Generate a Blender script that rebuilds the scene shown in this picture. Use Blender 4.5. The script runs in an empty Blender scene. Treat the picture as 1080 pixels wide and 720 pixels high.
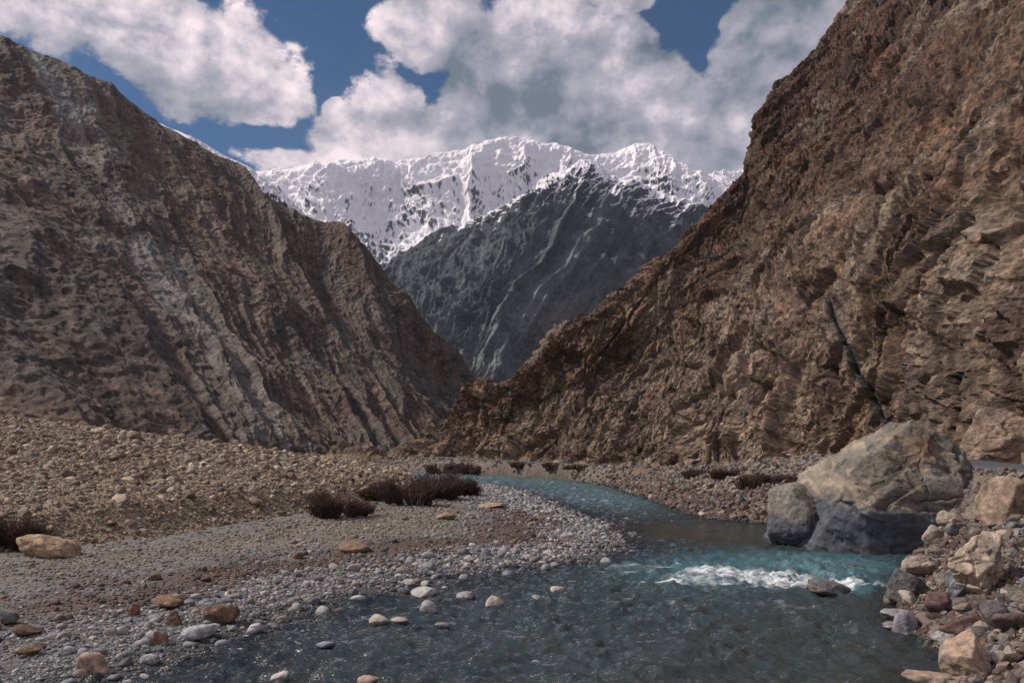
import bpy, bmesh, math, random
import numpy as np
from mathutils import Vector, Matrix, Euler

random.seed(7)
RNG = np.random.default_rng(11)
sc = bpy.context.scene
COL = sc.collection
F32 = np.float32

# ------------------------------------------------------------------ camera frame used to lay the valley out
FPX, HX, HY, CAMZ = 780.0, 540.0, 468.0, 4.0


def U(px, py, y):
    return (px - HX) / FPX * y, float(y), CAMZ + (HY - py) / FPX * y


# ------------------------------------------------------------------ numpy noise
_perm = np.random.default_rng(3).permutation(256).astype(np.int32)
PERM = np.concatenate([_perm, _perm, _perm])
_g = np.random.default_rng(5).normal(size=(256, 3))
GRAD = (_g / np.linalg.norm(_g, axis=1)[:, None]).astype(F32) * 1.6


def perlin(P, seed=0):
    P = np.asarray(P, F32) + F32(seed * 17.31)
    I = np.floor(P)
    f = P - I
    I = I.astype(np.int32) & 255
    w = f * f * f * (f * (f * 6 - 15) + 10)
    out = np.zeros(len(P), F32)
    for dx in (0, 1):
        wx = w[:, 0] if dx else 1 - w[:, 0]
        a = PERM[(I[:, 0] + dx) & 255]
        for dy in (0, 1):
            wy = w[:, 1] if dy else 1 - w[:, 1]
            b = PERM[(a + I[:, 1] + dy) & 255]
            for dz in (0, 1):
                wz = w[:, 2] if dz else 1 - w[:, 2]
                g = GRAD[PERM[(b + I[:, 2] + dz) & 255]]
                out += wx * wy * wz * (g[:, 0] * (f[:, 0] - dx) + g[:, 1] * (f[:, 1] - dy) + g[:, 2] * (f[:, 2] - dz))
    return out


def fbm(P, octaves=4, seed=0, gain=0.5, lac=2.03):
    out = np.zeros(len(P), F32)
    a, s = 1.0, 1.0
    P = np.asarray(P, F32)
    for k in range(octaves):
        out += F32(a) * perlin(P * F32(s), seed + k * 3)
        a *= gain
        s *= lac
    return out


def ridged(P, octaves=4, seed=0, gain=0.5, lac=2.07):
    out = np.zeros(len(P), F32)
    a, s = 1.0, 1.0
    P = np.asarray(P, F32)
    for k in range(octaves):
        n = 1 - np.abs(perlin(P * F32(s), seed + k * 3)) * 1.6
        out += F32(a) * n * n
        a *= gain
        s *= lac
    return out


_R1 = np.random.default_rng(21).random((256, 3)).astype(F32)
_R2 = np.random.default_rng(22).normal(size=(256, 3)).astype(F32)
_R3 = np.random.default_rng(23).random(256).astype(F32)


def facets(P, seed=0):
    """broken rock: every cell is a tilted block; returns (tilted height, cell random, distance to the crack)"""
    P = np.asarray(P, F32) + F32(seed * 9.7)
    I = np.floor(P).astype(np.int32)
    n = len(P)
    d1 = np.full(n, 9, F32)
    d2 = np.full(n, 9, F32)
    h1 = np.zeros(n, np.int32)
    rel = np.zeros((n, 3), F32)
    off = np.zeros((n, 3), np.int32)
    I1 = I & 255
    for dx in (-1, 0, 1):
        a = PERM[(I[:, 0] + dx) & 255]
        for dy in (-1, 0, 1):
            b = PERM[(a + I[:, 1] + dy) & 255]
            for dz in (-1, 0, 1):
                h = PERM[(b + I[:, 2] + dz) & 255]
                c = _R1[h]
                r0 = P[:, 0] - (I[:, 0] + dx + c[:, 0])
                r1 = P[:, 1] - (I[:, 1] + dy + c[:, 1])
                r2 = P[:, 2] - (I[:, 2] + dz + c[:, 2])
                d = np.sqrt(r0 * r0 + r1 * r1 + r2 * r2)
                near = d < d1
                d2 = np.where(near, d1, np.minimum(d2, d))
                h1 = np.where(near, h, h1)
                off[near] = (dx, dy, dz)
                d1 = np.where(near, d, d1)
    rel = P - (I + off + _R1[h1])
    g = _R2[h1]
    t = np.clip(rel[:, 0] * g[:, 0] + rel[:, 1] * g[:, 1] + rel[:, 2] * g[:, 2], -1.1, 1.1)
    return (t + (_R3[h1] - 0.5) * 0.9) * sstep(0, 0.045, d2 - d1), _R3[(h1 * 7 + 3) & 255], d2 - d1


def sstep(a, b, x):
    t = np.clip((x - a) / (b - a), 0, 1)
    return t * t * (3 - 2 * t)


def mixc(a, b, t):
    t = np.asarray(t)[:, None]
    return a * (1 - t) + b * t


def C(*v):
    return np.array([v], F32)


# ------------------------------------------------------------------ mesh builders
def mesh_obj(name, verts, faces, mat, cols=None, attrs=None, smooth=True, parent=None):
    """faces: (N,3) or (N,4) int array"""
    me = bpy.data.meshes.new(name)
    verts = np.asarray(verts, F32)
    faces = np.asarray(faces, np.int32)
    k = faces.shape[1]
    me.vertices.add(len(verts))
    me.vertices.foreach_set('co', verts.ravel())
    me.loops.add(faces.size)
    me.loops.foreach_set('vertex_index', faces.ravel())
    me.polygons.add(len(faces))
    me.polygons.foreach_set('loop_start', np.arange(0, faces.size, k, dtype=np.int32))
    me.polygons.foreach_set('loop_total', np.full(len(faces), k, np.int32))
    me.polygons.foreach_set('use_smooth', np.full(len(faces), bool(smooth)))
    me.update(calc_edges=True)
    if cols is not None:
        a = me.attributes.new('Col', 'FLOAT_COLOR', 'POINT')
        c4 = np.ones((len(verts), 4), F32)
        c4[:, :3] = np.clip(cols, 0, 1)
        a.data.foreach_set('color', c4.ravel())
    for an, av in (attrs or {}).items():
        a = me.attributes.new(an, 'FLOAT', 'POINT')
        a.data.foreach_set('value', np.asarray(av, F32).ravel())
    me.materials.append(mat)
    o = bpy.data.objects.new(name, me)
    COL.objects.link(o)
    if parent is not None:
        o.parent = parent
    return o


def grid_faces(nr, nc):
    i = np.arange(nr * nc, dtype=np.int32).reshape(nr, nc)
    return np.stack([i[:-1, :-1], i[:-1, 1:], i[1:, 1:], i[1:, :-1]], -1).reshape(-1, 4)


def grid_normals(P):
    du = np.gradient(P, axis=1)
    dv = np.gradient(P, axis=0)
    n = np.cross(du, dv)
    n /= np.linalg.norm(n, axis=2)[:, :, None] + 1e-9
    return n


def catmull(Cp, t):
    """Cp (K,...) control rows; t in 0..K-1"""
    K = len(Cp)
    i = np.clip(np.floor(t).astype(int), 0, K - 2)
    f = (t - i).reshape((-1,) + (1,) * (Cp.ndim - 1))
    g = lambda j: Cp[np.clip(j, 0, K - 1)]
    p0, p1, p2, p3 = g(i - 1), g(i), g(i + 1), g(i + 2)
    return 0.5 * (2 * p1 + (p2 - p0) * f + (2 * p0 - 5 * p1 + 4 * p2 - p3) * f * f + (3 * p1 - p0 - 3 * p2 + p3) * f ** 3)


def loft(rows, us, vs):
    """rows: control rows (foot first) of equal length -> grid (len(vs), len(us), 3)"""
    A = np.array(rows, float)                       # R,K,3
    B = catmull(A, vs)                              # V,K,3
    return np.swapaxes(catmull(np.swapaxes(B, 0, 1), us), 0, 1).astype(F32)


def kind(o, k, group=None):
    o['kind'] = k
    return o


def tag(o, label, cat, group=None):
    o['label'] = label
    o['category'] = cat
    if group:
        o['group'] = group
    return o


# ------------------------------------------------------------------ node helpers
class NT:
    def __init__(self, tree):
        self.t = tree
        tree.nodes.clear()

    def n(self, typ, **kw):
        nd = self.t.nodes.new(typ)
        for k, v in kw.items():
            if k.startswith('i_'):
                nd.inputs[k[2:]].default_value = v
            else:
                setattr(nd, k, v)
        return nd

    def l(self, a, b):
        self.t.links.new(a, b)

    def val(self, sock, v):
        if hasattr(v, 'is_output') or isinstance(v, bpy.types.NodeSocket):
            self.l(v, sock)
        else:
            sock.default_value = v

    def math(self, op, a, b=0.0, c=0.0, clamp=False):
        nd = self.t.nodes.new('ShaderNodeMath')
        nd.operation = op
        nd.use_clamp = clamp
        self.val(nd.inputs[0], a)
        self.val(nd.inputs[1], b)
        self.val(nd.inputs[2], c)
        return nd.outputs[0]

    def vmath(self, op, a, b=(0, 0, 0), out=0):
        nd = self.t.nodes.new('ShaderNodeVectorMath')
        nd.operation = op
        self.val(nd.inputs[0], a)
        self.val(nd.inputs[1], b)
        return nd.outputs[out]

    def maprange(self, x, a, b, c=0.0, d=1.0, smooth=True):
        nd = self.t.nodes.new('ShaderNodeMapRange')
        nd.interpolation_type = 'SMOOTHSTEP' if smooth else 'LINEAR'
        self.val(nd.inputs[0], x)
        for k, v in zip((1, 2, 3, 4), (a, b, c, d)):
            self.val(nd.inputs[k], v)
        return nd.outputs[0]

    def mix(self, fac, a, b, blend='MIX'):
        nd = self.t.nodes.new('ShaderNodeMix')
        nd.data_type = 'RGBA'
        nd.blend_type = blend
        self.val(nd.inputs[0], fac)
        self.val(nd.inputs[6], a)
        self.val(nd.inputs[7], b)
        return nd.outputs[2]

    def noise(self, vec, scale, detail=6, rough=0.55, dist=0.0, out=0, dims='3D'):
        nd = self.t.nodes.new('ShaderNodeTexNoise')
        nd.noise_dimensions = dims
        self.val(nd.inputs['Vector'], vec)
        nd.inputs['Scale'].default_value = scale
        nd.inputs['Detail'].default_value = detail
        nd.inputs['Roughness'].default_value = rough
        nd.inputs['Distortion'].default_value = dist
        return nd.outputs[out]

    def voronoi(self, vec, scale, feature='DISTANCE_TO_EDGE', out='Distance'):
        nd = self.t.nodes.new('ShaderNodeTexVoronoi')
        nd.feature = feature
        self.val(nd.inputs['Vector'], vec)
        nd.inputs['Scale'].default_value = scale
        return nd.outputs[out]


def rock_material(name, s1, b1, crack=0.0, rough=0.9, contrast=0.5, space='pos', stretch=None, spec=0.25, wetattr=False, chips=0.0, chip_scale=1.0):
    """vertex rock colour x fine grain; s1 = grain frequency per metre, b1 = bump depth in metres"""
    m = bpy.data.materials.new(name)
    m.use_nodes = True
    k = NT(m.node_tree)
    out = k.n('ShaderNodeOutputMaterial')
    bs = k.n('ShaderNodeBsdfPrincipled')
    k.l(bs.outputs[0], out.inputs[0])
    bs.inputs['Roughness'].default_value = rough
    bs.inputs['Specular IOR Level'].default_value = spec
    if space == 'pos':
        pos = k.n('ShaderNodeNewGeometry').outputs['Position']
    else:
        pos = k.n('ShaderNodeTexCoord').outputs['Object']
    if stretch:
        mp = k.n('ShaderNodeMapping')
        mp.inputs['Rotation'].default_value = stretch[0]
        mp.inputs['Scale'].default_value = stretch[1]
        k.l(pos, mp.inputs['Vector'])
        pos = mp.outputs[0]
    at = k.n('ShaderNodeAttribute', attribute_name='Col')
    n1 = k.noise(pos, s1, 7, 0.62)
    n2 = k.noise(pos, s1 * 0.23, 5, 0.6, 0.6)
    g = k.math('ADD', k.math('MULTIPLY', n1, 0.65), k.math('MULTIPLY', n2, 0.35))
    f = k.maprange(g, 0.3, 0.7, 1 - contrast, 1 + contrast, smooth=False)
    h = k.math('ADD', n1, k.math('MULTIPLY', n2, 0.8))
    if crack > 0:
        wv = k.vmath('ADD', pos, k.vmath('SCALE', k.noise(pos, s1 * 0.4, 3, 0.5, out=1), (0, 0, 0)))
        sc_n = k.t.nodes[-1]
        vr = k.voronoi(pos, s1 * 0.35)
        cr = k.maprange(vr, 0.0, 0.09)
        h = k.math('ADD', h, k.math('MULTIPLY', cr, crack))
        f = k.math('MULTIPLY', f, k.maprange(vr, 0.0, 0.05, 0.8, 1.0))
    if chips > 0:
        wv = k.vmath('SUBTRACT', k.noise(pos, chip_scale * 1.3, 3, 0.6, out=1), (0.5, 0.5, 0.5))
        ws = k.n('ShaderNodeVectorMath', operation='SCALE')
        k.l(wv, ws.inputs[0])
        ws.inputs['Scale'].default_value = 0.55 / chip_scale
        pw = k.vmath('ADD', pos, ws.outputs[0])
        for q, wgt in ((1.0, 1.0), (3.1, 0.5)):
            cr = k.n('ShaderNodeSeparateColor')
            k.l(k.voronoi(pw, chip_scale * q, 'F1', 'Color'), cr.inputs[0])
            h = k.math('ADD', h, k.math('MULTIPLY', cr.outputs[0], chips * wgt))
            f = k.math('MULTIPLY', f, k.maprange(cr.outputs[1], 0, 1, 1 - 0.26 * min(1, chips), 1 + 0.26 * min(1, chips), smooth=False))
    cc = k.n('ShaderNodeCombineXYZ')
    for i in range(3):
        k.l(f, cc.inputs[i])
    colr = k.mix(1.0, at.outputs['Color'], cc.outputs[0], 'MULTIPLY')
    k.l(colr, bs.inputs['Base Color'])
    if wetattr:
        wa = k.n('ShaderNodeAttribute', attribute_name='wet')
        k.l(k.maprange(wa.outputs['Fac'], 0, 1, rough, 0.35), bs.inputs['Roughness'])
    bp = k.n('ShaderNodeBump')
    bp.inputs['Strength'].default_value = 1.0
    bp.inputs['Distance'].default_value = b1
    k.l(h, bp.inputs['Height'])
    k.l(bp.outputs[0], bs.inputs['Normal'])
    return m


# ------------------------------------------------------------------ the lie of the land
SHORE_L = np.array([(-9, -2), (-8.6, 6), (-7.3, 12), (-6.1, 14), (-5.6, 16.7), (-4.5, 18.7), (-2.5, 21.7), (0.6, 23.8), (3.4, 25.6), (4.5, 29.2), (5.0, 35.9), (3.5, 45), (0.6, 66), (-5, 77), (-15, 88), (-31, 103), (-54, 128), (-90, 155), (-150, 185)], float)
SHORE_R = np.array([(5.5, -2), (6.4, 6), (7.5, 12.4), (8.2, 13.7), (8.6, 16.2), (10, 19.5), (12.6, 23.6), (15.4, 27.5), (15.6, 31.5), (13.2, 36.7), (10.2, 39.5), (9.8, 50), (9.1, 70), (6.0, 82), (-1.5, 92), (-12, 102), (-27, 116), (-48, 139), (-83, 166), (-145, 196)], float)
TOE = np.array([(-19, -2), (-19, 14), (-17.6, 19), (-16.6, 24.4), (-13.4, 27.6), (-12.0, 34), (-10, 39.6), (-7.6, 52), (-7.6, 66), (-13, 79), (-28, 94), (-51, 120), (-90, 147), (-150, 178)], float)
ROAD = np.array([(18, -12, 2.2), (17.6, 0, 2.3), (18.0, 10, 2.6), (19.4, 20, 2.85), (20.6, 31, 3.05), (21.1, 45, 3.3), (19.6, 58, 2.3), (16, 70, 1.75), (12, 78, 1.65), (6, 87, 1.65), (-2, 97.5, 1.8), (-11.5, 111, 1.95), (-27, 132, 0.9), (-50, 158, 0.6)], float)


def poly_dist(X, Y, line):
    d = np.full(X.shape, 1e9)
    for (ax, ay), (bx, by) in zip(line[:-1, :2], line[1:, :2]):
        vx, vy = bx - ax, by - ay
        t = np.clip(((X - ax) * vx + (Y - ay) * vy) / (vx * vx + vy * vy), 0, 1)
        d = np.minimum(d, np.hypot(X - ax - t * vx, Y - ay - t * vy))
    return d


def inside(X, Y, poly):
    r = np.zeros(X.shape, bool)
    n = len(poly)
    for i in range(n):
        x1, y1 = poly[i]
        x2, y2 = poly[(i + 1) % n]
        if y1 == y2:
            continue
        c = ((y1 > Y) != (y2 > Y)) & (X < (x2 - x1) * (Y - y1) / (y2 - y1) + x1)
        r ^= c
    return r


RIVER_POLY = np.concatenate([SHORE_L, SHORE_R[::-1]])
FAN_POLY = np.concatenate([TOE, [(-700, 190), (-700, -2)]])
RIGHT_POLY = np.concatenate([SHORE_R, [(-100, 900), (900, 900), (900, -2)]])


def road_at(X, Y):
    """distance to the road centre line and the road level there"""
    d = np.full(X.shape, 1e9)
    z = np.zeros(X.shape)
    for a, b in zip(ROAD[:-1], ROAD[1:]):
        vx, vy = b[0] - a[0], b[1] - a[1]
        t = np.clip(((X - a[0]) * vx + (Y - a[1]) * vy) / (vx * vx + vy * vy), 0, 1)
        dd = np.hypot(X - a[0] - t * vx, Y - a[1] - t * vy)
        zz = a[2] + t * (b[2] - a[2])
        z = np.where(dd < d, zz, z)
        d = np.minimum(d, dd)
    return d, z


def ground(X, Y, noise=True):
    X = np.asarray(X, float)
    Y = np.asarray(Y, float)
    dl, dr = poly_dist(X, Y, SHORE_L), poly_dist(X, Y, SHORE_R)
    riv = inside(X, Y, RIVER_POLY)
    fan = inside(X, Y, FAN_POLY)
    rgt = inside(X, Y, RIGHT_POLY)
    bed = -1.25 * (1 - np.exp(-dl / 9)) * (1 - np.exp(-dr / 1.6))
    dt = np.where(fan, poly_dist(X, Y, TOE), 0)
    left = 0.5 * (1 - np.exp(-dl / 5)) + 0.9 * sstep(0, 2.2, dt) + 0.145 * np.minimum(dt, 90)
    rd, rz = road_at(X, Y)
    f = dr / (dr + np.maximum(rd - 2.6, 0) + 1e-6)
    prof = np.where(Y < 34, f ** 0.8, f ** 1.25)
    right = prof * (rz - 0.02)
    h = np.where(riv, bed, np.where(rgt, right, left))
    if noise:
        P = np.stack([X, Y, np.zeros_like(X)], -1).reshape(-1, 3)
        n1 = fbm(P * 0.35, 3, 40).reshape(X.shape)
        n2 = fbm(P * 1.9, 3, 50).reshape(X.shape)
        amp = np.where(riv, 0.5, np.where(rgt, np.where(rd < 2.7, 0.0, 1.0), 0.35 + 0.75 * sstep(0, 3, dt)))
        fade = np.minimum(1, np.where(riv, np.minimum(dl, dr), np.minimum(dl, dr)) / 1.5)
        h = h + amp * fade * (0.14 * n1 + 0.045 * n2)
    return h


def ground_colour(X, Y):
    X = np.asarray(X, float)
    Y = np.asarray(Y, float)
    P = np.stack([X, Y, np.zeros_like(X)], -1).reshape(-1, 3)
    n = fbm(P * 0.3, 4, 60)
    n2 = fbm(P * 2.2, 3, 70)
    fan = inside(X, Y, FAN_POLY)
    rgt = inside(X, Y, RIGHT_POLY)
    dl = poly_dist(X, Y, SHORE_L)
    dt = poly_dist(X, Y, TOE)
    grey = C(0.150, 0.150, 0.155)
    c = np.repeat(grey, len(X), 0)
    # purplish and rusty band half way up the bar
    band = np.exp(-((dl - 4.6 + n * 1.6) / 1.5) ** 2) * (Y < 40) * (~rgt)
    c = mixc(c, C(0.095, 0.068, 0.056), np.clip(band * 1.1, 0, 0.9))
    brown = sstep(5.5, 8.5, dl + n * 1.5) * (~rgt)
    c = mixc(c, C(0.165, 0.145, 0.125), brown)
    strip = np.exp(-((dt - 1.0) / 1.1) ** 2) * (~fan) * (~rgt)
    c = mixc(c, C(0.15, 0.15, 0.15), strip * 0.8)
    c = mixc(c, C(0.235, 0.180, 0.128), fan * (0.95 - 0.2 * np.clip(n, -1, 1)))
    rc = mixc(np.repeat(C(0.15, 0.125, 0.105), len(X), 0), C(0.12, 0.078, 0.065), np.clip(0.4 + n * 1.2, 0, 1) * sstep(7, 1, poly_dist(X, Y, SHORE_R)) * (Y < 75))
    c = np.where(rgt[:, None], rc, c)
    c = c * (1 + 0.25 * n2[:, None])
    wet = sstep(0.22, 0.0, ground(X, Y, False)) * 0.6
    c = c * (1 - wet[:, None])
    return c.astype(F32), wet


M_ground = rock_material('gravelly soil', 9.0, 0.03, crack=0.7, contrast=0.55)
M_right = rock_material('fractured brown rock', 2.6, 0.28, crack=0.0, contrast=0.8, chips=0.9, chip_scale=1.0, stretch=((0.5, -0.6, 0.5), (0.6, 1.0, 1.0)))
M_left = rock_material('dark scree and rock', 0.95, 0.6, crack=0.0, contrast=0.7, chips=0.6, chip_scale=0.4)
M_mid = rock_material('far blue grey rock', 0.2, 1.8, contrast=0.6)
M_snow = rock_material('snow and rock', 0.05, 4.0, contrast=0.08, rough=0.7)

# terrain sheet: fine near the river, out to the horizon
ang = np.radians(np.linspace(-84, 84, 620))
rad = np.concatenate([np.geomspace(6, 150, 470), np.geomspace(156, 5400, 40)])
A, R = np.meshgrid(ang, rad)
GX, GY = R * np.sin(A), R * np.cos(A) - 6.0
gz = ground(GX, GY)
gz = np.where(R > 300, np.minimum(gz, 3.0), gz)
cols, wet = ground_colour(GX.ravel(), GY.ravel())
o = mesh_obj('terrain', np.stack([GX, GY, gz], -1).reshape(-1, 3), grid_faces(*GX.shape), M_ground, cols)
kind(o, 'structure')


# ------------------------------------------------------------------ mountains
def near_rows(foot, ridge, back, mids=()):
    foot = np.array(foot, float)
    ridge = np.array([U(*r) for r in ridge])
    out = foot.copy()
    d = foot - ridge
    d[:, 2] = 0
    d /= np.linalg.norm(d, axis=1)[:, None]
    low = foot + d * 3.0
    low[:, 2] -= 6
    rows = [low, foot]
    for t, push in mids:
        m = foot * (1 - t) + ridge * t
        m[:, 2] += push * (ridge[:, 2] - foot[:, 2])
        rows.append(m)
    rows.append(ridge)
    b = ridge - d * back
    b[:, 2] = ridge[:, 2] - back * 0.75
    rows.append(b)
    return rows


def grid_uv(nu, K, nv, R, backrows=24):
    us = np.linspace(0, K - 1, nu)
    vs = np.concatenate([np.linspace(0, 1, 14, endpoint=False), np.linspace(1, R - 2, nv), np.linspace(R - 2, R - 1, backrows + 1)[1:]])
    return us, vs


# --- right hand slope: fractured brown rock rising from the road
R_FOOT = [(-47, 163, 2), (-30, 141, 2), (-18, 127, 2), (-8.6, 115.5, 2), (-2, 107, 2), (4.0, 97.5, 1.9), (9.5, 89.5, 1.8), (13.5, 83.5, 1.8), (17, 77, 1.8), (20, 69, 1.9), (21.8, 63.5, 2.1), (22.9, 57.5, 2.4), (24.0, 51, 3), (24.3, 45, 3.4), (24.0, 31, 3.2), (22.9, 20, 3), (21, 6, 2.7), (20, -12, 2.4)]
R_RIDGE = [(440, 500, 180), (462, 484, 152), (480, 452, 138), (498, 417, 124), (545, 409, 114), (600, 359, 111), (640, 334, 113), (700, 289, 120), (747, 242, 129), (797, 165, 143), (809, 112, 152), (862, 53, 162), (901, 2, 170), (1000, -120, 182), (1250, -330, 172), (1700, -600, 130), (2600, -900, 90), (9000, -3000, 40)]
rows = near_rows(R_FOOT, R_RIDGE, 40, [(0.10, 0.035), (0.5, 0.015)])
us, vs = grid_uv(1150, len(R_FOOT), 560, len(rows))
us = np.interp(np.linspace(0, 1, 1150), [0, 0.05, 0.93, 1], [0, 1.3, 14.2, 17])
Pm = loft(rows, us, vs)
N = grid_normals(Pm)
N *= np.sign(-(N * np.array([0.6, 0.75, -0.3])).sum(2).mean())
Vv, Uu = np.meshgrid(vs, us, indexing='ij')
P0 = Pm.reshape(-1, 3)
e1 = np.array([0.65, 0.35, 0.68]); e1 /= np.linalg.norm(e1)
e2 = np.cross(e1, [0.5, -0.75, 0.4]); e2 /= np.linalg.norm(e2)
e3 = np.cross(e1, e2)
Q = np.stack([P0 @ e1, P0 @ e2, P0 @ e3], 1).astype(F32)
wq = np.stack([fbm(P0 * 0.05, 2, 80), fbm(P0 * 0.05, 2, 84), fbm(P0 * 0.05, 2, 88)], 1)
Q = Q + wq * 1.0
big = fbm(Q * np.array([0.018, 0.04, 0.04], F32), 3, 1)
f1, r1, c1 = facets(Q * np.array([0.055, 0.12, 0.12], F32), 1)
f2, r2, c2 = facets(Q * np.array([0.19, 0.36, 0.36], F32), 2)
f3, r3, c3 = facets(Q * np.array([0.6, 1.0, 1.0], F32), 3)
f4, r4, c4 = facets(Q * np.array([1.7, 2.3, 2.3], F32), 6)
fine = fbm(Q * np.array([0.8, 1.2, 1.2], F32), 4, 12)
gul = ridged(np.stack([Uu.ravel() * 1.7 + wq[:, 0], Vv.ravel() * 0.5, np.zeros(len(P0))], 1), 3, 5)
rough_low = sstep(0.0, 1.0, 1 - np.clip((P0[:, 2] - 4) / 40, 0, 1))     # bare bedrock ribs low down, broken debris above
rib = Q[:, 1] * 0.16 + 0.5 * fbm(P0 * 0.05, 3, 91)
rib = np.abs((rib - np.floor(rib)) - 0.35) * 1.6
disp = 2.6 * big + (0.78 + 0.5 * rough_low) * f1 + (0.60 + 0.2 * rough_low) * f2 + 0.30 * f3 + 0.13 * f4 + 0.16 * fine + 0.5 * (gul - 1.0) + 0.30 * rib
disp -= 0.30 * (1 - sstep(0, 0.04, c1)) * rough_low + 0.10 * (1 - sstep(0, 0.05, c2))
sx0 = HX + FPX * P0[:, 0] / np.maximum(P0[:, 1], 1)
edge = np.exp(-((Vv.ravel() - (len(rows) - 2)) / 0.25) ** 2)
disp = disp * (1 - 0.55 * edge)
foot_fade = 0.35 + 0.65 * sstep(0.9, 1.25, Vv.ravel())
P1 = P0 + N.reshape(-1, 3) * (disp * foot_fade)[:, None]
# the dark vein that cuts down towards the boulder, and a shorter one left of it
vein = np.zeros(len(P1))
halo = np.zeros(len(P1))
for line, w in (([(874, 318, 72), (879, 338, 71), (893, 366, 69), (906, 395, 66), (921, 422, 63), (937, 450, 59)], 3.1), ([(746, 390, 86), (752, 408, 84)], 1.2), ([(1008, 395, 62), (1010, 425, 58), (1004, 455, 54)], 1.6)):
    L = np.array(line, float)
    sx = HX + FPX * P1[:, 0] / np.maximum(P1[:, 1], 1)          # bearing and elevation of the rock as surveyed from the river
    sy = HY - FPX * (P1[:, 2] - CAMZ) / np.maximum(P1[:, 1], 1)
    wob = fbm(P0 * 0.6, 4, 96) * 1.9
    dd = poly_dist(sx + wob, sy + wob * 0.4, L[:, :2])
    near_ = (P1[:, 1] > 20)
    wv_ = w * (0.85 + 0.5 * fbm(P0 * 0.35, 2, 97))
    vein = np.maximum(vein, near_ * np.exp(-(dd / (0.75 * wv_)) ** 2))
    halo = np.maximum(halo, near_ * np.exp(-((dd - 0.9 * wv_) / (1.2 * wv_)) ** 2) * (w > 3))
P1 = P1 - N.reshape(-1, 3) * (0.5 * vein)[:, None]
hz = np.clip(P0[:, 2] / 90, 0, 1)
nz = fbm(P0 * 0.045, 4, 30)
nz2 = fbm(Q * np.array([0.05, 0.2, 0.2], F32), 4, 33)
c = np.repeat(C(0.200, 0.128, 0.085), len(P0), 0)
c = mixc(c, C(0.31, 0.232, 0.17), sstep(0.34, 0.0, hz + nz * 0.16))
c = mixc(c, C(0.115, 0.064, 0.046), sstep(0.2, 0.85, hz + nz * 0.4) * 0.85)
c = mixc(c, C(0.25, 0.20, 0.155), sstep(0.10, 0.45, nz2) * 0.75)
c = mixc(c, C(0.105, 0.070, 0.058), sstep(0.10, 0.42, -nz2) * 0.7)
c = mixc(c, C(0.26, 0.135, 0.07), sstep(0.35, 0.8, fbm(P0 * 0.11, 3, 37)) * 0.5)
c = c * 0.72 * (0.80 + 0.40 * r1)[:, None] * (0.72 + 0.40 * r2 + 0.32 * (r3 - 0.5) + 0.30 * (r4 - 0.5))[:, None]
c = c * (1 - 0.28 * (1 - sstep(0, 0.04, c2)) * sstep(-0.2, 0.3, nz2))[:, None]
c = mixc(c, C(0.105, 0.108, 0.112), halo * 0.7)
c = mixc(c, C(0.016, 0.015, 0.017), np.clip(vein * 1.6, 0, 0.96))
o = mesh_obj('mountain_slope', P1, grid_faces(*Pm.shape[:2]), M_right, c, smooth=False)
kind(o, 'structure')

# --- left hand mountain: long grey and brown fall lines
L_FOOT = [(-130, 60, 9), (-98, 90, 6), (-70, 114, 4), (-56, 140, 3), (-48, 155, 2.5), (-41, 168, 2.5), (-33, 182, 2), (-25, 195, 2), (-20, 205, 2), (-15.5, 220, 2), (-11, 250, 3)]
L_RIDGE = [(-1500, -300, 200), (-520, -160, 270), (-200, -25, 310), (0, 53, 335), (98, 96, 345), (170, 146, 352), (248, 184, 356), (298, 231, 352), (362, 257, 342), (432, 344, 325), (512, 428, 318)]
rows = near_rows(L_FOOT, L_RIDGE, 130, [(0.3, -0.03), (0.65, -0.02)])
us, vs = grid_uv(1150, len(L_FOOT), 560, len(rows))
us = np.interp(np.linspace(0, 1, 1150), [0, 0.05, 1], [0, 1.6, 10])
Pm = loft(rows, us, vs)
N = grid_normals(Pm)
N *= np.sign((N[:, :, 2]).mean())
Vv, Uu = np.meshgrid(vs, us, indexing='ij')
u_, v_ = Uu.ravel(), Vv.ravel()
P0 = Pm.reshape(-1, 3)
wq = np.stack([fbm(P0 * 0.018, 3, 180), fbm(P0 * 0.018, 3, 184), fbm(P0 * 0.018, 3, 188)], 1)
big = fbm(P0 * 0.009, 3, 101)
gul = ridged(np.stack([u_ * 1.2 + wq[:, 0] * 0.35, v_ * 0.4 + wq[:, 1] * 0.25, u_ * 0 + 3.3], 1), 2, 105)
gul2 = ridged(np.stack([u_ * 2.6 + wq[:, 0] * 1.6, v_ * 1.6 + wq[:, 1] * 1.4, u_ * 0 + 7.7], 1), 3, 109)
f1, r1, c1 = facets(P0 * 0.07 + wq * 0.6, 11)
f2, r2, c2 = facets(P0 * 0.22 + wq * 0.8, 12)
f3, r3, c3 = facets(P0 * 0.6 + wq * 0.8, 13)
fine = fbm(P0 * 0.32, 4, 112)
gul3 = ridged(np.stack([u_ * 5 + wq[:, 0] * 0.7, v_ * 1.3 + wq[:, 1] * 0.8, u_ * 0 + 5.1], 1), 2, 114)
disp = 5 * big + 3.0 * (gul - 0.9) + 0.8 * (gul2 - 0.9) + 0.35 * (gul3 - 0.9) + 0.28 * f1 + 0.28 * f2 + 0.22 * f3 + 0.28 * fine
edge = np.exp(-((v_ - (len(rows) - 2)) / 0.22) ** 2)
disp = disp * (1 - 0.88 * edge)
P1 = P0 + N.reshape(-1, 3) * disp[:, None]
nz = fbm(np.stack([u_ * 1.6 + wq[:, 0] * 0.5, v_ * 0.5, u_ * 0], 1), 4, 130)
nz2 = fbm(np.stack([u_ * 4.5 + wq[:, 0] * 0.7, v_ * 1.1 + wq[:, 1], u_ * 0], 1), 5, 133)
nz3 = fbm(P0 * 0.03, 4, 137)
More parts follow.
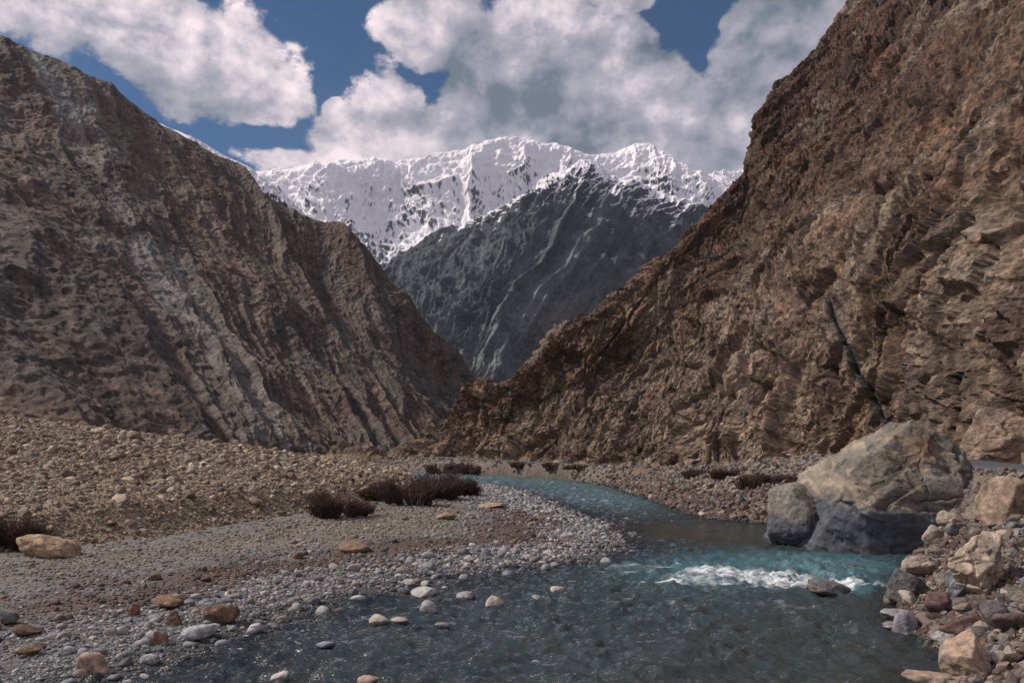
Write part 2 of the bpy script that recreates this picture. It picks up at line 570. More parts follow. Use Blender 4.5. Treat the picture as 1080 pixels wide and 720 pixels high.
c = np.repeat(C(0.175, 0.130, 0.105), len(P0), 0)
c = mixc(c, C(0.165, 0.102, 0.078), sstep(0.0, 0.55, nz3 + 0.3 * nz2) * 0.75)
c = mixc(c, C(0.150, 0.145, 0.140), sstep(0.02, 0.35, nz2 * 0.7 + nz * 0.6) * 0.5)
c = mixc(c, C(0.085, 0.070, 0.064), sstep(0.1, 0.5, -nz2 - 0.3 * nz3) * 0.7)
# pale scree chutes: the broad grey one and the thin tan line right of it
t_up = np.clip((v_ - 1) / (len(rows) - 3), 0, 1)
ch1 = np.exp(-((u_ - (4.05 - 0.85 * t_up) + 0.22 * wq[:, 0]) / 0.36) ** 2) * sstep(0.98, 0.75, t_up)
c = mixc(c, C(0.29, 0.285, 0.275), np.clip(ch1 * (0.42 + 1.6 * nz2), 0, 0.75))
ch2 = np.exp(-((u_ - (5.55 - 0.75 * t_up) + 0.05 * wq[:, 1]) / 0.035) ** 2) * sstep(0.85, 0.7, t_up) * sstep(0.05, 0.2, t_up)
c = mixc(c, C(0.28, 0.23, 0.185), np.clip(ch2 * 0.8, 0, 0.7))
nz4 = fbm(np.stack([u_ * 14 + wq[:, 0] * 1.4, v_ * 2.2 + wq[:, 1] * 1.5, u_ * 0 + 2.2], 1), 4, 139)
c = c * 0.66 * (1 + 0.30 * nz4)[:, None] * (0.72 + 0.3 * r2 + 0.3 * r3)[:, None] * (1 - 0.3 * (1 - sstep(0, 0.06, c2)))[:, None]
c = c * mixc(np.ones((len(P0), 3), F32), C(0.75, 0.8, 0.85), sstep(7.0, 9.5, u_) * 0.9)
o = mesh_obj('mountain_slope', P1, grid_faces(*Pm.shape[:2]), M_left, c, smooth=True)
kind(o, 'structure')


def far_mountain(name, rows, nu, nv, mat, scale, amp, snowline, rockc, screec, seed, snow_bias=0.0, gfreq=2.0, extra=None, upper=None, edge_keep=0.5, wg=0.5, wr=0.75, wr2=0.26):
    rows = [np.array([U(*p) if len(p) == 3 else p[:3] for p in r], float) for r in rows]
    back = rows[-1].copy()
    back[:, 1] *= 1.25
    back[:, 0] *= 1.25
    back[:, 2] -= 0.35 * back[:, 2]
    rows.append(back)
    Rn = len(rows)
    us = np.linspace(0, rows[0].shape[0] - 1, nu)
    vs = np.concatenate([np.linspace(0, Rn - 2, nv), np.linspace(Rn - 2, Rn - 1, 16)[1:]])
    Pm = loft(rows, us, vs)
    N = grid_normals(Pm)
    N *= np.sign(N[:, :, 2].mean())
    Vv, Uu = np.meshgrid(vs, us, indexing='ij')
    u_, v_ = Uu.ravel(), Vv.ravel()
    P0 = Pm.reshape(-1, 3)
    s = F32(scale)
    wq = np.stack([fbm(P0 * s * 1.5, 3, seed + 1), fbm(P0 * s * 1.5, 3, seed + 5), fbm(P0 * s * 1.5, 3, seed + 9)], 1)
    g1 = ridged(np.stack([u_ * gfreq + wq[:, 0] * 0.55, v_ * 0.45 + wq[:, 1] * 0.5, u_ * 0 + 1.3], 1), 4, seed + 13, gain=0.5)
    fall = fbm(np.stack([u_ * 9 + wq[:, 0] * 1.8, v_ * 1.4 + wq[:, 1] * 1.2, u_ * 0 + 4.4], 1), 5, seed + 71)
    rg = ridged(P0 * s * 2.2 + wq * 0.35, 6, seed + 17, gain=0.55)
    f1, r1, c1 = facets(P0 * s * 14 + wq * 0.8, seed % 13)
    bg = fbm(P0 * s, 3, seed + 23)
    rg2 = ridged(P0 * s * 9 + wq * 0.9, 4, seed + 61, gain=0.6)
    disp = amp * (0.8 * bg + wg * (g1 - 0.9) + wr * (rg - 1.0) + wr2 * (rg2 - 1.0) + 0.10 * f1 + 0.10 * fbm(P0 * s * 25, 3, seed + 31))
    edge = np.exp(-((v_ - (Rn - 2)) / 0.3) ** 2)
    disp = disp * (1 - (1 - edge_keep) * edge)
    P1 = P0 + N.reshape(-1, 3) * disp[:, None]
    n2 = grid_normals(P1.reshape(Pm.shape)).reshape(-1, 3)
    n2 *= np.sign(n2[:, 2].mean())
    nz = fbm(P0 * s * 5, 5, seed + 41)
    nz2 = fbm(np.stack([u_ * 1.6 + wq[:, 0] * 1.5, v_ * 1.6 + wq[:, 1] * 1.5 + u_ * 0.5, u_ * 0], 1), 5, seed + 47)
    nz3 = fbm(P0 * s * np.array([24, 24, 13], F32) + wq, 4, seed + 53)
    c = np.repeat(np.array([rockc], F32), len(P0), 0)
    c = mixc(c, np.array([screec], F32), sstep(0.0, 0.45, nz2 * 0.7 + nz * 0.5) * 0.8)
    c = c * ((0.82 + 0.36 * r1) * (1 + 0.45 * fall))[:, None]
    if extra is not None:
        c = extra(c, P0, u_, v_, wq, nz)
    snow = np.zeros(len(P0))
    if snowline is not None:
        alt = (P1[:, 2] - snowline[0]) / snowline[1]
        bare = (rg - 1.0) * 0.35 + (g1 - 1.0) * 0.25
        st = alt + (n2[:, 2] - 0.72) * 1.5 + nz * 0.22 + nz3 * 0.12 + fall * 0.85 - (rg - 1.0) * 0.18 - bare * 0.7 - (rg2 - 1.0) * 0.12 + snow_bias
        if upper is not None:
            st = st + upper(P0, u_, v_)
        snow = sstep(-0.06, 0.10, st)
        c = mixc(c, C(0.80, 0.78, 0.82), snow)
    o = mesh_obj(name, P1, grid_faces(*Pm.shape[:2]), mat, c, smooth=True)
    kind(o, 'structure')
    return o


# --- snow range closing the valley
SK = [(150, 205), (225, 192), (262, 185), (300, 178), (345, 174), (385, 171), (420, 172), (455, 169), (495, 162), (529, 148), (560, 154), (598, 156), (622, 166), (645, 164), (680, 155), (702, 167), (735, 184), (760, 189), (800, 205), (880, 225)]
D0 = 2900
rows = [[(p, 400 + 0.05 * abs(p - 520), 2150) for p, q in SK],
        [(p, 318, 2350) for p, q in SK],
        [(p, q + (305 - q) * 0.5, 2620 + 60 * math.sin(p * 0.05)) for p, q in SK],
        [(p, q, D0 + 60 * math.sin(p * 0.031)) for p, q in SK]]
def rb(P0, u_, v_):
    sx = HX + FPX * P0[:, 0] / P0[:, 1]
    sy = HY - FPX * (P0[:, 2] - CAMZ) / P0[:, 1]
    b = 0.42 + 0.30 * sstep(0.4, 1.0, v_ - 1.6)
    for cx, cy, rx, ry, k_ in ((475, 212, 55, 26, 0.95), (590, 172, 60, 18, 0.95), (398, 256, 32, 30, 0.8), (330, 196, 60, 14, 0.35), (560, 205, 40, 14, 0.4), (700, 200, 65, 30, 1.1), (420, 200, 40, 12, 0.35)):
        b = b - k_ * np.exp(-(((sx - cx) / rx) ** 2 + ((sy - cy) / ry) ** 2))
    return b



far_mountain('snowy_mountain', rows, 900, 330, M_snow, 0.0016, 48, (640, 380), (0.060, 0.066, 0.078), (0.10, 0.105, 0.115), 200, snow_bias=0.86, gfreq=0.8, upper=rb, edge_keep=0.30, wg=0.36, wr=0.55, wr2=0.18)
# still farther snow crest seen past the right shoulder
SK2 = [(640, 215), (700, 205), (735, 194), (752, 187), (772, 184), (790, 179), (815, 172), (860, 190), (940, 215)]
rows = [[(p, 330, 3500) for p, q in SK2], [(p, q + 50, 3750) for p, q in SK2], [(p, q, 3950) for p, q in SK2]]
far_mountain('snowy_mountain', rows, 260, 110, M_snow, 0.0014, 40, (900, 400), (0.08, 0.085, 0.10), (0.12, 0.12, 0.13), 260, snow_bias=0.9, edge_keep=0.3)

# --- dark pyramid in front of it, dusted with snow near its top
SK3 = [(335, 345), (385, 292), (432, 270), (480, 243), (520, 226), (556, 208), (592, 186), (626, 172), (655, 186), (690, 199), (725, 214), (760, 232), (800, 255), (880, 300)]


def scree_lines(c, P0, u_, v_, wq, nz):
    sx = HX + FPX * P0[:, 0] / P0[:, 1]
    sy = HY - FPX * (P0[:, 2] - CAMZ) / P0[:, 1]
    out = c
    for line, w, k in (([(652, 190), (628, 235), (600, 275), (560, 315), (520, 352), (486, 380)], 13, 0.42), ([(590, 290), (560, 330), (530, 362), (505, 400)], 12, 0.35), ([(640, 180), (665, 215), (700, 245), (735, 265)], 6, 0.25), ([(560, 300), (530, 330), (498, 352)], 6, 0.25), ([(690, 290), (640, 300), (590, 330)], 7, 0.3)):
        L = np.array(line, float)
        d = poly_dist(sx + wq[:, 0] * 4, sy + wq[:, 1] * 3, L)
        w_ = w * (0.5 + 0.8 * np.clip((sy - 200) / 180, 0, 1))
        out = mixc(out, C(0.19, 0.205, 0.21), np.clip(np.exp(-(d / w_) ** 2) * k * (0.85 + 0.8 * nz), 0, 1))
    out = mixc(out, C(0.15, 0.115, 0.095), np.exp(-(((sx - 600) / 45) ** 2 + ((sy - 345) / 28) ** 2)) * 0.5)
    return out


sh = lambda p: 1.0 - 0.75 * min(1.0, max(0.0, (p - 640) / 160))
rows = [[(p * 0.62 + 205 - 175 * sh(p), 440, 820) for p, q in SK3],
        [(p * 0.82 + 100 - 125 * sh(p), 372 + (0.1 * abs(p - 600)), 1000 - 40 * math.cos((p - 610) * 0.02)) for p, q in SK3],
        [(p * 0.93 + 38 - 60 * sh(p), q + (372 - q) * 0.48, 1210 - 70 * math.cos((p - 615) * 0.018)) for p, q in SK3],
        [(p, q, 1480 + 0.35 * abs(p - 620)) for p, q in SK3]]
far_mountain('mountain', rows, 760, 420, M_mid, 0.0032, 22, (452, 90), (0.048, 0.056, 0.064), (0.080, 0.092, 0.098), 300, snow_bias=-0.02, gfreq=1.0, extra=scree_lines, edge_keep=0.4, wg=0.9, wr=0.28, wr2=0.16)

# --- snow-flecked shoulder behind the left mountain, and the brown knoll in the gap
SK4 = [(150, 130), (205, 150), (240, 168), (266, 183), (290, 200), (314, 222), (342, 254), (380, 312)]
rows = [[(p - 40, 380, 520) for p, q in SK4], [(p - 15, q + 70, 580) for p, q in SK4], [(p, q, 640) for p, q in SK4]]
far_mountain('mountain', rows, 300, 160, M_mid, 0.008, 4, (178, 50), (0.085, 0.080, 0.080), (0.13, 0.12, 0.115), 340, snow_bias=0.05, edge_keep=0.35)
SK5 = [(520, 440), (545, 405), (566, 378), (580, 352), (594, 341), (606, 347), (622, 372), (655, 400), (700, 430)]
rows = [[(p, 466, 420) for p, q in SK5], [(p, q + (462 - q) * 0.5, 470) for p, q in SK5], [(p, q, 530) for p, q in SK5]]
far_mountain('hill', rows, 220, 130, M_mid, 0.012, 7, None, (0.13, 0.095, 0.075), (0.17, 0.125, 0.10), 380, edge_keep=0.5)

# ------------------------------------------------------------------ road along the foot of the right slope
m = bpy.data.materials.new('worn asphalt')
m.use_nodes = True
k = NT(m.node_tree)
bs = k.n('ShaderNodeBsdfPrincipled')
k.l(bs.outputs[0], k.n('ShaderNodeOutputMaterial').inputs[0])
pos = k.n('ShaderNodeNewGeometry').outputs['Position']
nn = k.noise(pos, 1.3, 6, 0.65)
k.l(k.mix(nn, (0.035, 0.042, 0.052, 1), (0.085, 0.095, 0.108, 1)), bs.inputs['Base Color'])
bs.inputs['Roughness'].default_value = 0.7
rs = catmull(ROAD, np.linspace(0, len(ROAD) - 1, 260))
tg = np.gradient(rs[:, :2], axis=0)
tg /= np.linalg.norm(tg, axis=1)[:, None]
nr = np.stack([tg[:, 1], -tg[:, 0]], 1)
prof = [(-1.95, -0.6), (-1.75, 0.04), (-0.9, 0.07), (0, 0.09), (0.9, 0.07), (1.75, 0.04), (1.95, -0.6)]
V = np.array([[(r[0] + n_[0] * a, r[1] + n_[1] * a, r[2] + b) for a, b in prof] for r, n_ in zip(rs, nr)])
o = mesh_obj('road', V.reshape(-1, 3), grid_faces(*V.shape[:2]), m)
kind(o, 'structure')

# ------------------------------------------------------------------ river
ang = np.radians(np.linspace(-58, 58, 760))
rad = np.concatenate([np.geomspace(9, 135, 640), np.geomspace(140, 300, 20)])
A, R = np.meshgrid(ang, rad)
WX, WY = R * np.sin(A), R * np.cos(A) - 5.0
keep = np.ones_like(WX, bool)
gz = ground(WX, WY, False)
x, y = WX.ravel(), WY.ravel()


def blob(cx, cy, rx, ry):
    return np.exp(-(((x - cx) / rx) ** 2 + ((y - cy) / ry) ** 2))


rapid = np.clip(blob(7.5, 22.5, 3.0, 1.6) + blob(10.3, 20.6, 1.6, 1.0) + 0.35 * blob(5.2, 24.0, 2.4, 1.4) + 0.8 * blob(9.5, 24.5, 3.0, 1.8), 0, 1)
riffle = sstep(38, 48, y) * 0.55 + 0.45 * blob(6.2, 39.5, 2.6, 1.4)
calm = np.clip(blob(7.8, 33.5, 4.6, 4.2) + blob(11.8, 33, 3.5, 3.0), 0, 1)
flow = np.stack([x, y, x * 0], 1)
dx = np.array([0.35, 1.0])
P = np.stack([x * 1.0, y * 0.8, x * 0], 1)
wv = np.stack([fbm(P * 0.35, 2, 400), fbm(P * 0.35, 2, 404), x * 0], 1)
w1 = ridged(np.stack([x * 0.55 + y * 0.2, y * 1.5 - x * 0.3, x * 0], 1) + wv * 0.8, 3, 410) - 0.9
w2 = fbm(np.stack([x * 2.4, y * 4.2, x * 0], 1) + wv * 1.2, 3, 420)
w3 = fbm(P * 0.8 + wv, 3, 430)
amp = 0.12 + 0.060 * riffle + 0.075 * rapid
amp = amp * (1 - 0.85 * calm)
z = amp * (0.9 * w1 + 0.55 * w2 + 0.6 * w3) + 0.02 * rapid
# a stretch of broken water drops a little at the rapid
z = z + 0.05 * sstep(20, 25, y) - 0.02
st = np.stack([x * 0.55 + y * 0.2, y * 2.3 - x * 0.45, x * 0], 1)
fo = fbm(st + wv * 0.9, 4, 440) + 0.45 * fbm(P * 3.5, 3, 446)
foam_z = np.clip(blob(7.2, 22.6, 2.2, 0.95) * 1.1 + blob(8.0, 21.4, 1.5, 0.7) * 1.05 + blob(10.3, 21.0, 1.3, 0.55) * 1.1 + 0.55 * blob(4.9, 24.1, 1.5, 0.3) + 0.6 * blob(6.2, 23.0, 1.0, 0.3) + 0.7 * blob(6.3, 39.6, 1.8, 0.5) + 0.35 * blob(4.6, 21.5, 1.6, 0.5), 0, 1.3)
foam_z = foam_z + 0.38 * blob(6.5, 19.2, 3.2, 2.6) + 0.3 * blob(3.0, 22.5, 2.0, 2.0)
foam_z = foam_z + 0.30 * blob(7.6, 22.2, 3.6, 2.0)
foam = 0.85 * sstep(0.44, 1.15, foam_z * 0.85 + fo * 0.5 - 0.04)
crest = sstep(0.95, 1.35, w1 + 0.9 * w2) * sstep(0.25, 0.6, riffle) * 0.5
foam = np.clip(foam + crest, 0, 1)
rif = np.clip(sstep(38, 52, y) + 0.8 * blob(8.5, 24, 4.5, 2.2), 0, 1) * (1 - calm)
teal = np.clip(0.9 * rapid + blob(9.5, 25, 5, 2.6) + 0.6 * sstep(40, 60, y) + 0.12 * blob(4, 20, 4, 3), 0, 1) * (1 - 0.7 * calm)
depth = np.maximum(0, 0.0 - gz.ravel())
faces = grid_faces(*WX.shape)
okv = (gz.ravel() < 0.35)
fk = okv[faces].any(1)
faces = faces[fk]
used = np.zeros(len(x), bool)
used[faces.ravel()] = True
remap = np.cumsum(used) - 1
m = bpy.data.materials.new('river water')
m.use_nodes = True
k = NT(m.node_tree)
out = k.n('ShaderNodeOutputMaterial')
pos = k.n('ShaderNodeNewGeometry').outputs['Position']
at = lambda s: k.n('ShaderNodeAttribute', attribute_name=s).outputs['Fac']
mp = k.n('ShaderNodeMapping')
mp.inputs['Scale'].default_value = (0.6, 1.7, 1.0)
k.l(pos, mp.inputs[0])
b1 = k.noise(mp.outputs[0], 3.2, 4, 0.6, 0.5)
b2 = k.noise(mp.outputs[0], 11.0, 3, 0.5)
bh = k.math('ADD', b1, k.math('MULTIPLY', b2, 0.3))
bp = k.n('ShaderNodeBump')
bp.inputs['Distance'].default_value = 0.08
k.l(bh, bp.inputs['Height'])
k.l(k.maprange(at('calm'), 0, 1, 1.0, 0.15), bp.inputs['Strength'])
gl = k.n('ShaderNodeBsdfGlossy')
gl.inputs['Roughness'].default_value = 0.09
k.l(bp.outputs[0], gl.inputs['Normal'])
fr = k.n('ShaderNodeFresnel', i_IOR=1.52)
k.l(bp.outputs[0], fr.inputs['Normal'])
tr = k.n('ShaderNodeBsdfTransparent')
k.l(k.mix(k.maprange(at('depth'), 0, 0.5), (0.85, 0.9, 0.9, 1), (0.35, 0.55, 0.55, 1)), tr.inputs['Color'])
df = k.n('ShaderNodeBsdfDiffuse')
k.l(k.mix(at('teal'), (0.040, 0.052, 0.053, 1), (0.048, 0.130, 0.150, 1)), df.inputs['Color'])
wcol = k.mix(k.math('MULTIPLY', at('riffle'), k.maprange(k.noise(mp.outputs[0], 1.6, 5, 0.65), 0.35, 0.65, 0.25, 1.0)), df.inputs['Color'].links[0].from_socket, (0.125, 0.215, 0.235, 1))
k.l(wcol, df.inputs['Color'])
k.l(bp.outputs[0], df.inputs['Normal'])
op = k.math('SUBTRACT', 1.0, k.math('POWER', 2.718, k.math('MULTIPLY', at('depth'), -5.0)))
mx = k.n('ShaderNodeMixShader')
k.l(op, mx.inputs[0]); k.l(tr.outputs[0], mx.inputs[1]); k.l(df.outputs[0], mx.inputs[2])
mg = k.n('ShaderNodeMixShader')
k.l(fr.outputs[0], mg.inputs[0]); k.l(mx.outputs[0], mg.inputs[1]); k.l(gl.outputs[0], mg.inputs[2])
fm = k.n('ShaderNodeBsdfDiffuse')
fm.inputs['Color'].default_value = (0.78, 0.80, 0.82, 1)
mf = k.n('ShaderNodeMixShader')
k.l(k.math('MULTIPLY', at('foam'), k.maprange(k.noise(mp.outputs[0], 5, 6, 0.75), 0.36, 0.60), clamp=True), mf.inputs[0])
k.l(mg.outputs[0], mf.inputs[1]); k.l(fm.outputs[0], mf.inputs[2])
k.l(mf.outputs[0], out.inputs[0])
o = mesh_obj('river_water', np.stack([x, y, z], 1)[used], remap[faces], m, attrs={'foam': foam[used], 'teal': teal[used], 'depth': depth[used], 'calm': calm[used], 'riffle': rif[used]})
kind(o, 'structure')


# ------------------------------------------------------------------ rocks
def ico(sub):
    bm = bmesh.new()
    bmesh.ops.create_icosphere(bm, subdivisions=sub, radius=1)
    bm.verts.ensure_lookup_table()
    V = np.array([v.co[:] for v in bm.verts], F32)
    Fc = np.array([[v.index for v in f.verts] for f in bm.faces], np.int32)
    bm.free()
    V /= np.linalg.norm(V, axis=1)[:, None]
    return V, Fc


ICO = {s: ico(s) for s in (1, 2, 3, 4, 5, 6, 7)}


def stone_shape(V, seed, planes=9, soft=14, rough=0.06, round_=0.35):
    """unit stone: a soft-edged polyhedron cut by random planes, mixed with a ball"""
    r = np.random.default_rng(seed)
    n = r.normal(size=(planes, 3))
    n /= np.linalg.norm(n, axis=1)[:, None]
    h = r.uniform(0.55, 1.0, planes)
    d = np.maximum(V @ n.T, 1e-3) / h
    rad = 1.0 / (np.power(np.power(d, soft).sum(1) + 1e-9, 1.0 / soft) + 1e-6)
    rad = np.minimum(rad, 1.35)
    rad = rad * (1 - round_) + 0.85 * round_
    rad = rad * (1 + rough * fbm(V * 2.0, 3, seed % 97))
    return V * rad[:, None]


M_stone = rock_material('river stone', 14.0, 0.012, contrast=0.35, space='obj', rough=0.8)
M_bank = rock_material('angular bank rock', 6.0, 0.08, crack=0.0, chips=0.4, chip_scale=3.5, contrast=0.65, space='obj', rough=0.85)
M_gravel = rock_material('gravel stones', 25.0, 0.006, contrast=0.30, rough=0.85)

PAL_GREY = np.array([(0.20, 0.205, 0.215), (0.26, 0.26, 0.27), (0.155, 0.16, 0.175), (0.32, 0.31, 0.305), (0.225, 0.21, 0.19), (0.135, 0.14, 0.15), (0.27, 0.235, 0.205), (0.40, 0.39, 0.385)], F32)
PAL_RUST = np.array([(0.125, 0.080, 0.066), (0.095, 0.068, 0.064), (0.14, 0.105, 0.085), (0.11, 0.098, 0.092), (0.16, 0.100, 0.068), (0.085, 0.072, 0.072)], F32)
PAL_BROWN = np.array([(0.19, 0.165, 0.14), (0.235, 0.205, 0.175), (0.15, 0.135, 0.12), (0.21, 0.20, 0.19), (0.27, 0.22, 0.17)], F32)
PAL_TAN = np.array([(0.29, 0.225, 0.16), (0.235, 0.18, 0.13), (0.36, 0.285, 0.21), (0.19, 0.15, 0.115), (0.28, 0.25, 0.215), (0.40, 0.33, 0.25), (0.24, 0.17, 0.115)], F32)
PAL_BANK = np.array([(0.20, 0.175, 0.15), (0.15, 0.125, 0.108), (0.26, 0.225, 0.19), (0.17, 0.165, 0.165), (0.125, 0.085, 0.075), (0.22, 0.175, 0.14), (0.11, 0.105, 0.105)], F32)
PAL_PURPLE = np.array([(0.100, 0.070, 0.062), (0.12, 0.082, 0.070), (0.085, 0.065, 0.062), (0.14, 0.112, 0.098)], F32)


def rot_mats(n, tilt, rng):
    yaw = rng.uniform(0, 2 * np.pi, n)
    a = rng.normal(0, tilt, n)
    b = rng.normal(0, tilt, n)
    cy, sy, ca, sa, cb, sb = np.cos(yaw), np.sin(yaw), np.cos(a), np.sin(a), np.cos(b), np.sin(b)
    M = np.zeros((n, 3, 3), F32)
    Rx = np.zeros_like(M); Ry = np.zeros_like(M); Rz = np.zeros_like(M)
    Rx[:, 0, 0] = 1; Rx[:, 1, 1] = ca; Rx[:, 1, 2] = -sa; Rx[:, 2, 1] = sa; Rx[:, 2, 2] = ca
    Ry[:, 1, 1] = 1; Ry[:, 0, 0] = cb; Ry[:, 0, 2] = sb; Ry[:, 2, 0] = -sb; Ry[:, 2, 2] = cb
    Rz[:, 2, 2] = 1; Rz[:, 0, 0] = cy; Rz[:, 0, 1] = -sy; Rz[:, 1, 0] = sy; Rz[:, 1, 1] = cy
    return Rz @ Ry @ Rx


def stone_field(name, X, Y, S, colours, flat=(0.4, 0.7), sink=0.25, planes=9, round_=0.4, tilt=0.25, seed=0, mat=None, big_at=0.0):
    """many small stones as one mesh: nobody could count them"""
    rng = np.random.default_rng(seed)
    allV, allF, allC = [], [], []
    base = 0
    Z = ground(X, Y)
    pxs = S * FPX / np.maximum(np.hypot(X, Y), 6)
    for lo, hi, sub in ((0, 6.5, 1), (6.5, 18, 2), (18, 1e9, 3)):
        idx = np.where((pxs >= lo) & (pxs < hi))[0]
        if not len(idx):
            continue
        V0, F0 = ICO[sub]
        var = np.stack([stone_shape(V0, seed * 31 + j, planes, 40 if round_ < 0.15 else 12, 0.05, round_) for j in range(24)])
        n = len(idx)
        sh = var[rng.integers(0, 24, n)]
        sc3 = np.stack([np.ones(n), rng.uniform(0.6, 0.95, n), rng.uniform(*flat, n)], 1).astype(F32) * (S[idx] * 0.5)[:, None]
        V = np.einsum('nij,nkj->nki', rot_mats(n, tilt, rng), sh * sc3[:, None, :])
        V[:, :, 0] += X[idx][:, None]
        V[:, :, 1] += Y[idx][:, None]
        V[:, :, 2] += (Z[idx] + (0.5 - sink) * sc3[:, 2] * 1.0)[:, None]
        k_ = V0.shape[0]
        allV.append(V.reshape(-1, 3))
        allF.append((F0[None] + (np.arange(n) * k_)[:, None, None]).reshape(-1, 3) + base)
        base += n * k_
        allC.append(np.repeat(colours[idx], k_, 0))
    o = mesh_obj(name, np.concatenate(allV), np.concatenate(allF), mat or M_gravel, np.concatenate(allC), smooth=round_ > 0.3)
    kind(o, 'stuff')
    return o


def scatter(n, y0, y1, px0, px1, rng, power=1.0):
    """random ground positions, denser close to the river foreground"""
    u = rng.random(n)
    Y = y0 * (y1 / y0) ** u
    X = (rng.uniform(px0, px1, n) - HX) / FPX * Y
    return X, Y


def pick(pal, n, rng, jitter=0.18):
    c = pal[rng.integers(0, len(pal), n)]
    return (c * (1 + rng.normal(0, jitter, (n, 1)))).clip(0.02, 0.7).astype(F32)


rng = np.random.default_rng(77)
# left gravel bar, from the water's edge to the foot of the terrace, some of it just under water
X, Y = scatter(105000, 9.5, 75, -220, 740, rng)
dl = poly_dist(X, Y, SHORE_L)
riv = inside(X, Y, RIVER_POLY)
fan = inside(X, Y, FAN_POLY)
rgt = inside(X, Y, RIGHT_POLY)
ok = (~rgt) & (~fan) & ((~riv) | (dl < 3.2)) & (X < 6.5)
ok &= ~(riv & (rng.random(len(X)) < 0.55 + 0.12 * dl))
dt = poly_dist(X, Y, TOE)
ok &= ~((dt < 2.2) & (rng.random(len(X)) < 0.55) & (~riv))
silt = fbm(np.stack([X * 0.55, Y * 0.4, X * 0], 1), 3, 64)
ok &= ~((rng.random(len(X)) < 0.55 * sstep(0.05, 0.4, silt) * sstep(2.5, 5.0, dl)) & (~riv))
X, Y, dl, riv = X[ok], Y[ok], dl[ok], riv[ok]
n = len(X)
med = np.maximum(0.052, 3.2 * Y / FPX)
S = med * np.exp(rng.normal(0, 0.42, n)) * np.where(dl < 4, 1.15, 0.85)
S = np.minimum(S, 0.42)
nb = fbm(np.stack([X * 0.3, Y * 0.3, X * 0], 1), 4, 60)
pg, pr, pb = pick(PAL_GREY, n, rng), pick(PAL_RUST, n, rng), pick(PAL_BROWN, n, rng)
band = np.exp(-((dl - 4.6 + nb * 1.6) / 1.5) ** 2) * (Y < 42)
up = sstep(5.0, 8.0, dl + nb * 1.5)
rr = rng.random(n)
cc = np.where((rr < band * 0.95)[:, None], pr, np.where((rng.random(n) < up)[:, None], pb, pg))
wetn = (ground(X, Y, False) < 0.06) & (rng.random(n) < 0.75)
cc = cc * np.where(wetn, 0.5, 1.0)[:, None]
stone_field('gravel', X, Y, S, cc, seed=1, round_=0.5)

# terrace stones
X, Y = scatter(125000, 18, 125, -200, 520, rng)
ok = inside(X, Y, FAN_POLY)
X, Y = X[ok], Y[ok]
n = len(X)
S = np.maximum(0.085, 2.5 * Y / FPX) * np.exp(rng.normal(0, 0.55, n))
S = np.minimum(S, 0.62) * sstep(125, 60, Y) ** 0.35
cc = pick(PAL_TAN, n, rng, 0.3) * 0.9
stone_field('scree', X, Y, S, cc, seed=2, round_=0.1, planes=9, flat=(0.5, 0.9), tilt=0.4)

# right bank rubble
X, Y = scatter(125000, 9, 150, 300, 1240, rng)
ok = inside(X, Y, RIGHT_POLY)
rd, rz = road_at(X, Y)
ok &= (rd > 2.0)
ok &= ~((rd < 4.2) & (X > np.interp(Y, ROAD[:, 1], ROAD[:, 0])))
X, Y = X[ok], Y[ok]
n = len(X)
S = np.maximum(0.085, 3.7 * Y / FPX) * np.exp(rng.normal(0, 0.6, n))
S = np.minimum(S, 0.5)
nb = fbm(np.stack([X * 0.3, Y * 0.3, X * 0], 1), 4, 61)
dr = poly_dist(X, Y, SHORE_R)
pur = sstep(5.0, 1.0, dr + nb * 2.5) * np.where(Y > 36, 0.75, 0.45) * (Y < 75)
cc = np.where((rng.random(n) < pur)[:, None], pick(PAL_PURPLE, n, rng), pick(PAL_BANK, n, rng))
stone_field('rubble', X, Y, S, cc, seed=3, round_=0.02, planes=8, flat=(0.4, 0.9), tilt=0.6)

# ------------------------------------------------------------------ individual rocks
_rock_cache = {}


def rock_mesh(seed, sub, planes, round_, rough, col, mat, dark=None, scale=(1, 1, 1), ledge=0.0):
    V0, F0 = ICO[sub]
    V = stone_shape(V0, seed, planes, 44 if round_ < 0.2 else 16, rough, round_) * np.array(scale, F32)
    q = V / max(scale)
    if ledge:
        f, r_, c_ = facets(q * np.array([2.0, 2.0, 3.2], F32), seed % 11)
        V = V + V / (np.linalg.norm(V, axis=1)[:, None] + 1e-6) * (ledge * max(scale) * (0.5 * f - 0.6 * (1 - sstep(0, 0.1, c_))))[:, None]
    nz = fbm(q * 2.5, 4, seed % 53)
    c = np.repeat(np.array([col], F32), len(V), 0) * (1 + 0.35 * nz[:, None])
    if dark is not None:
        c = mixc(c, np.array([dark], F32), sstep(0.1, 0.6, fbm(q * 1.6, 3, seed % 41 + 7)) * 0.8)
    return V, F0, c


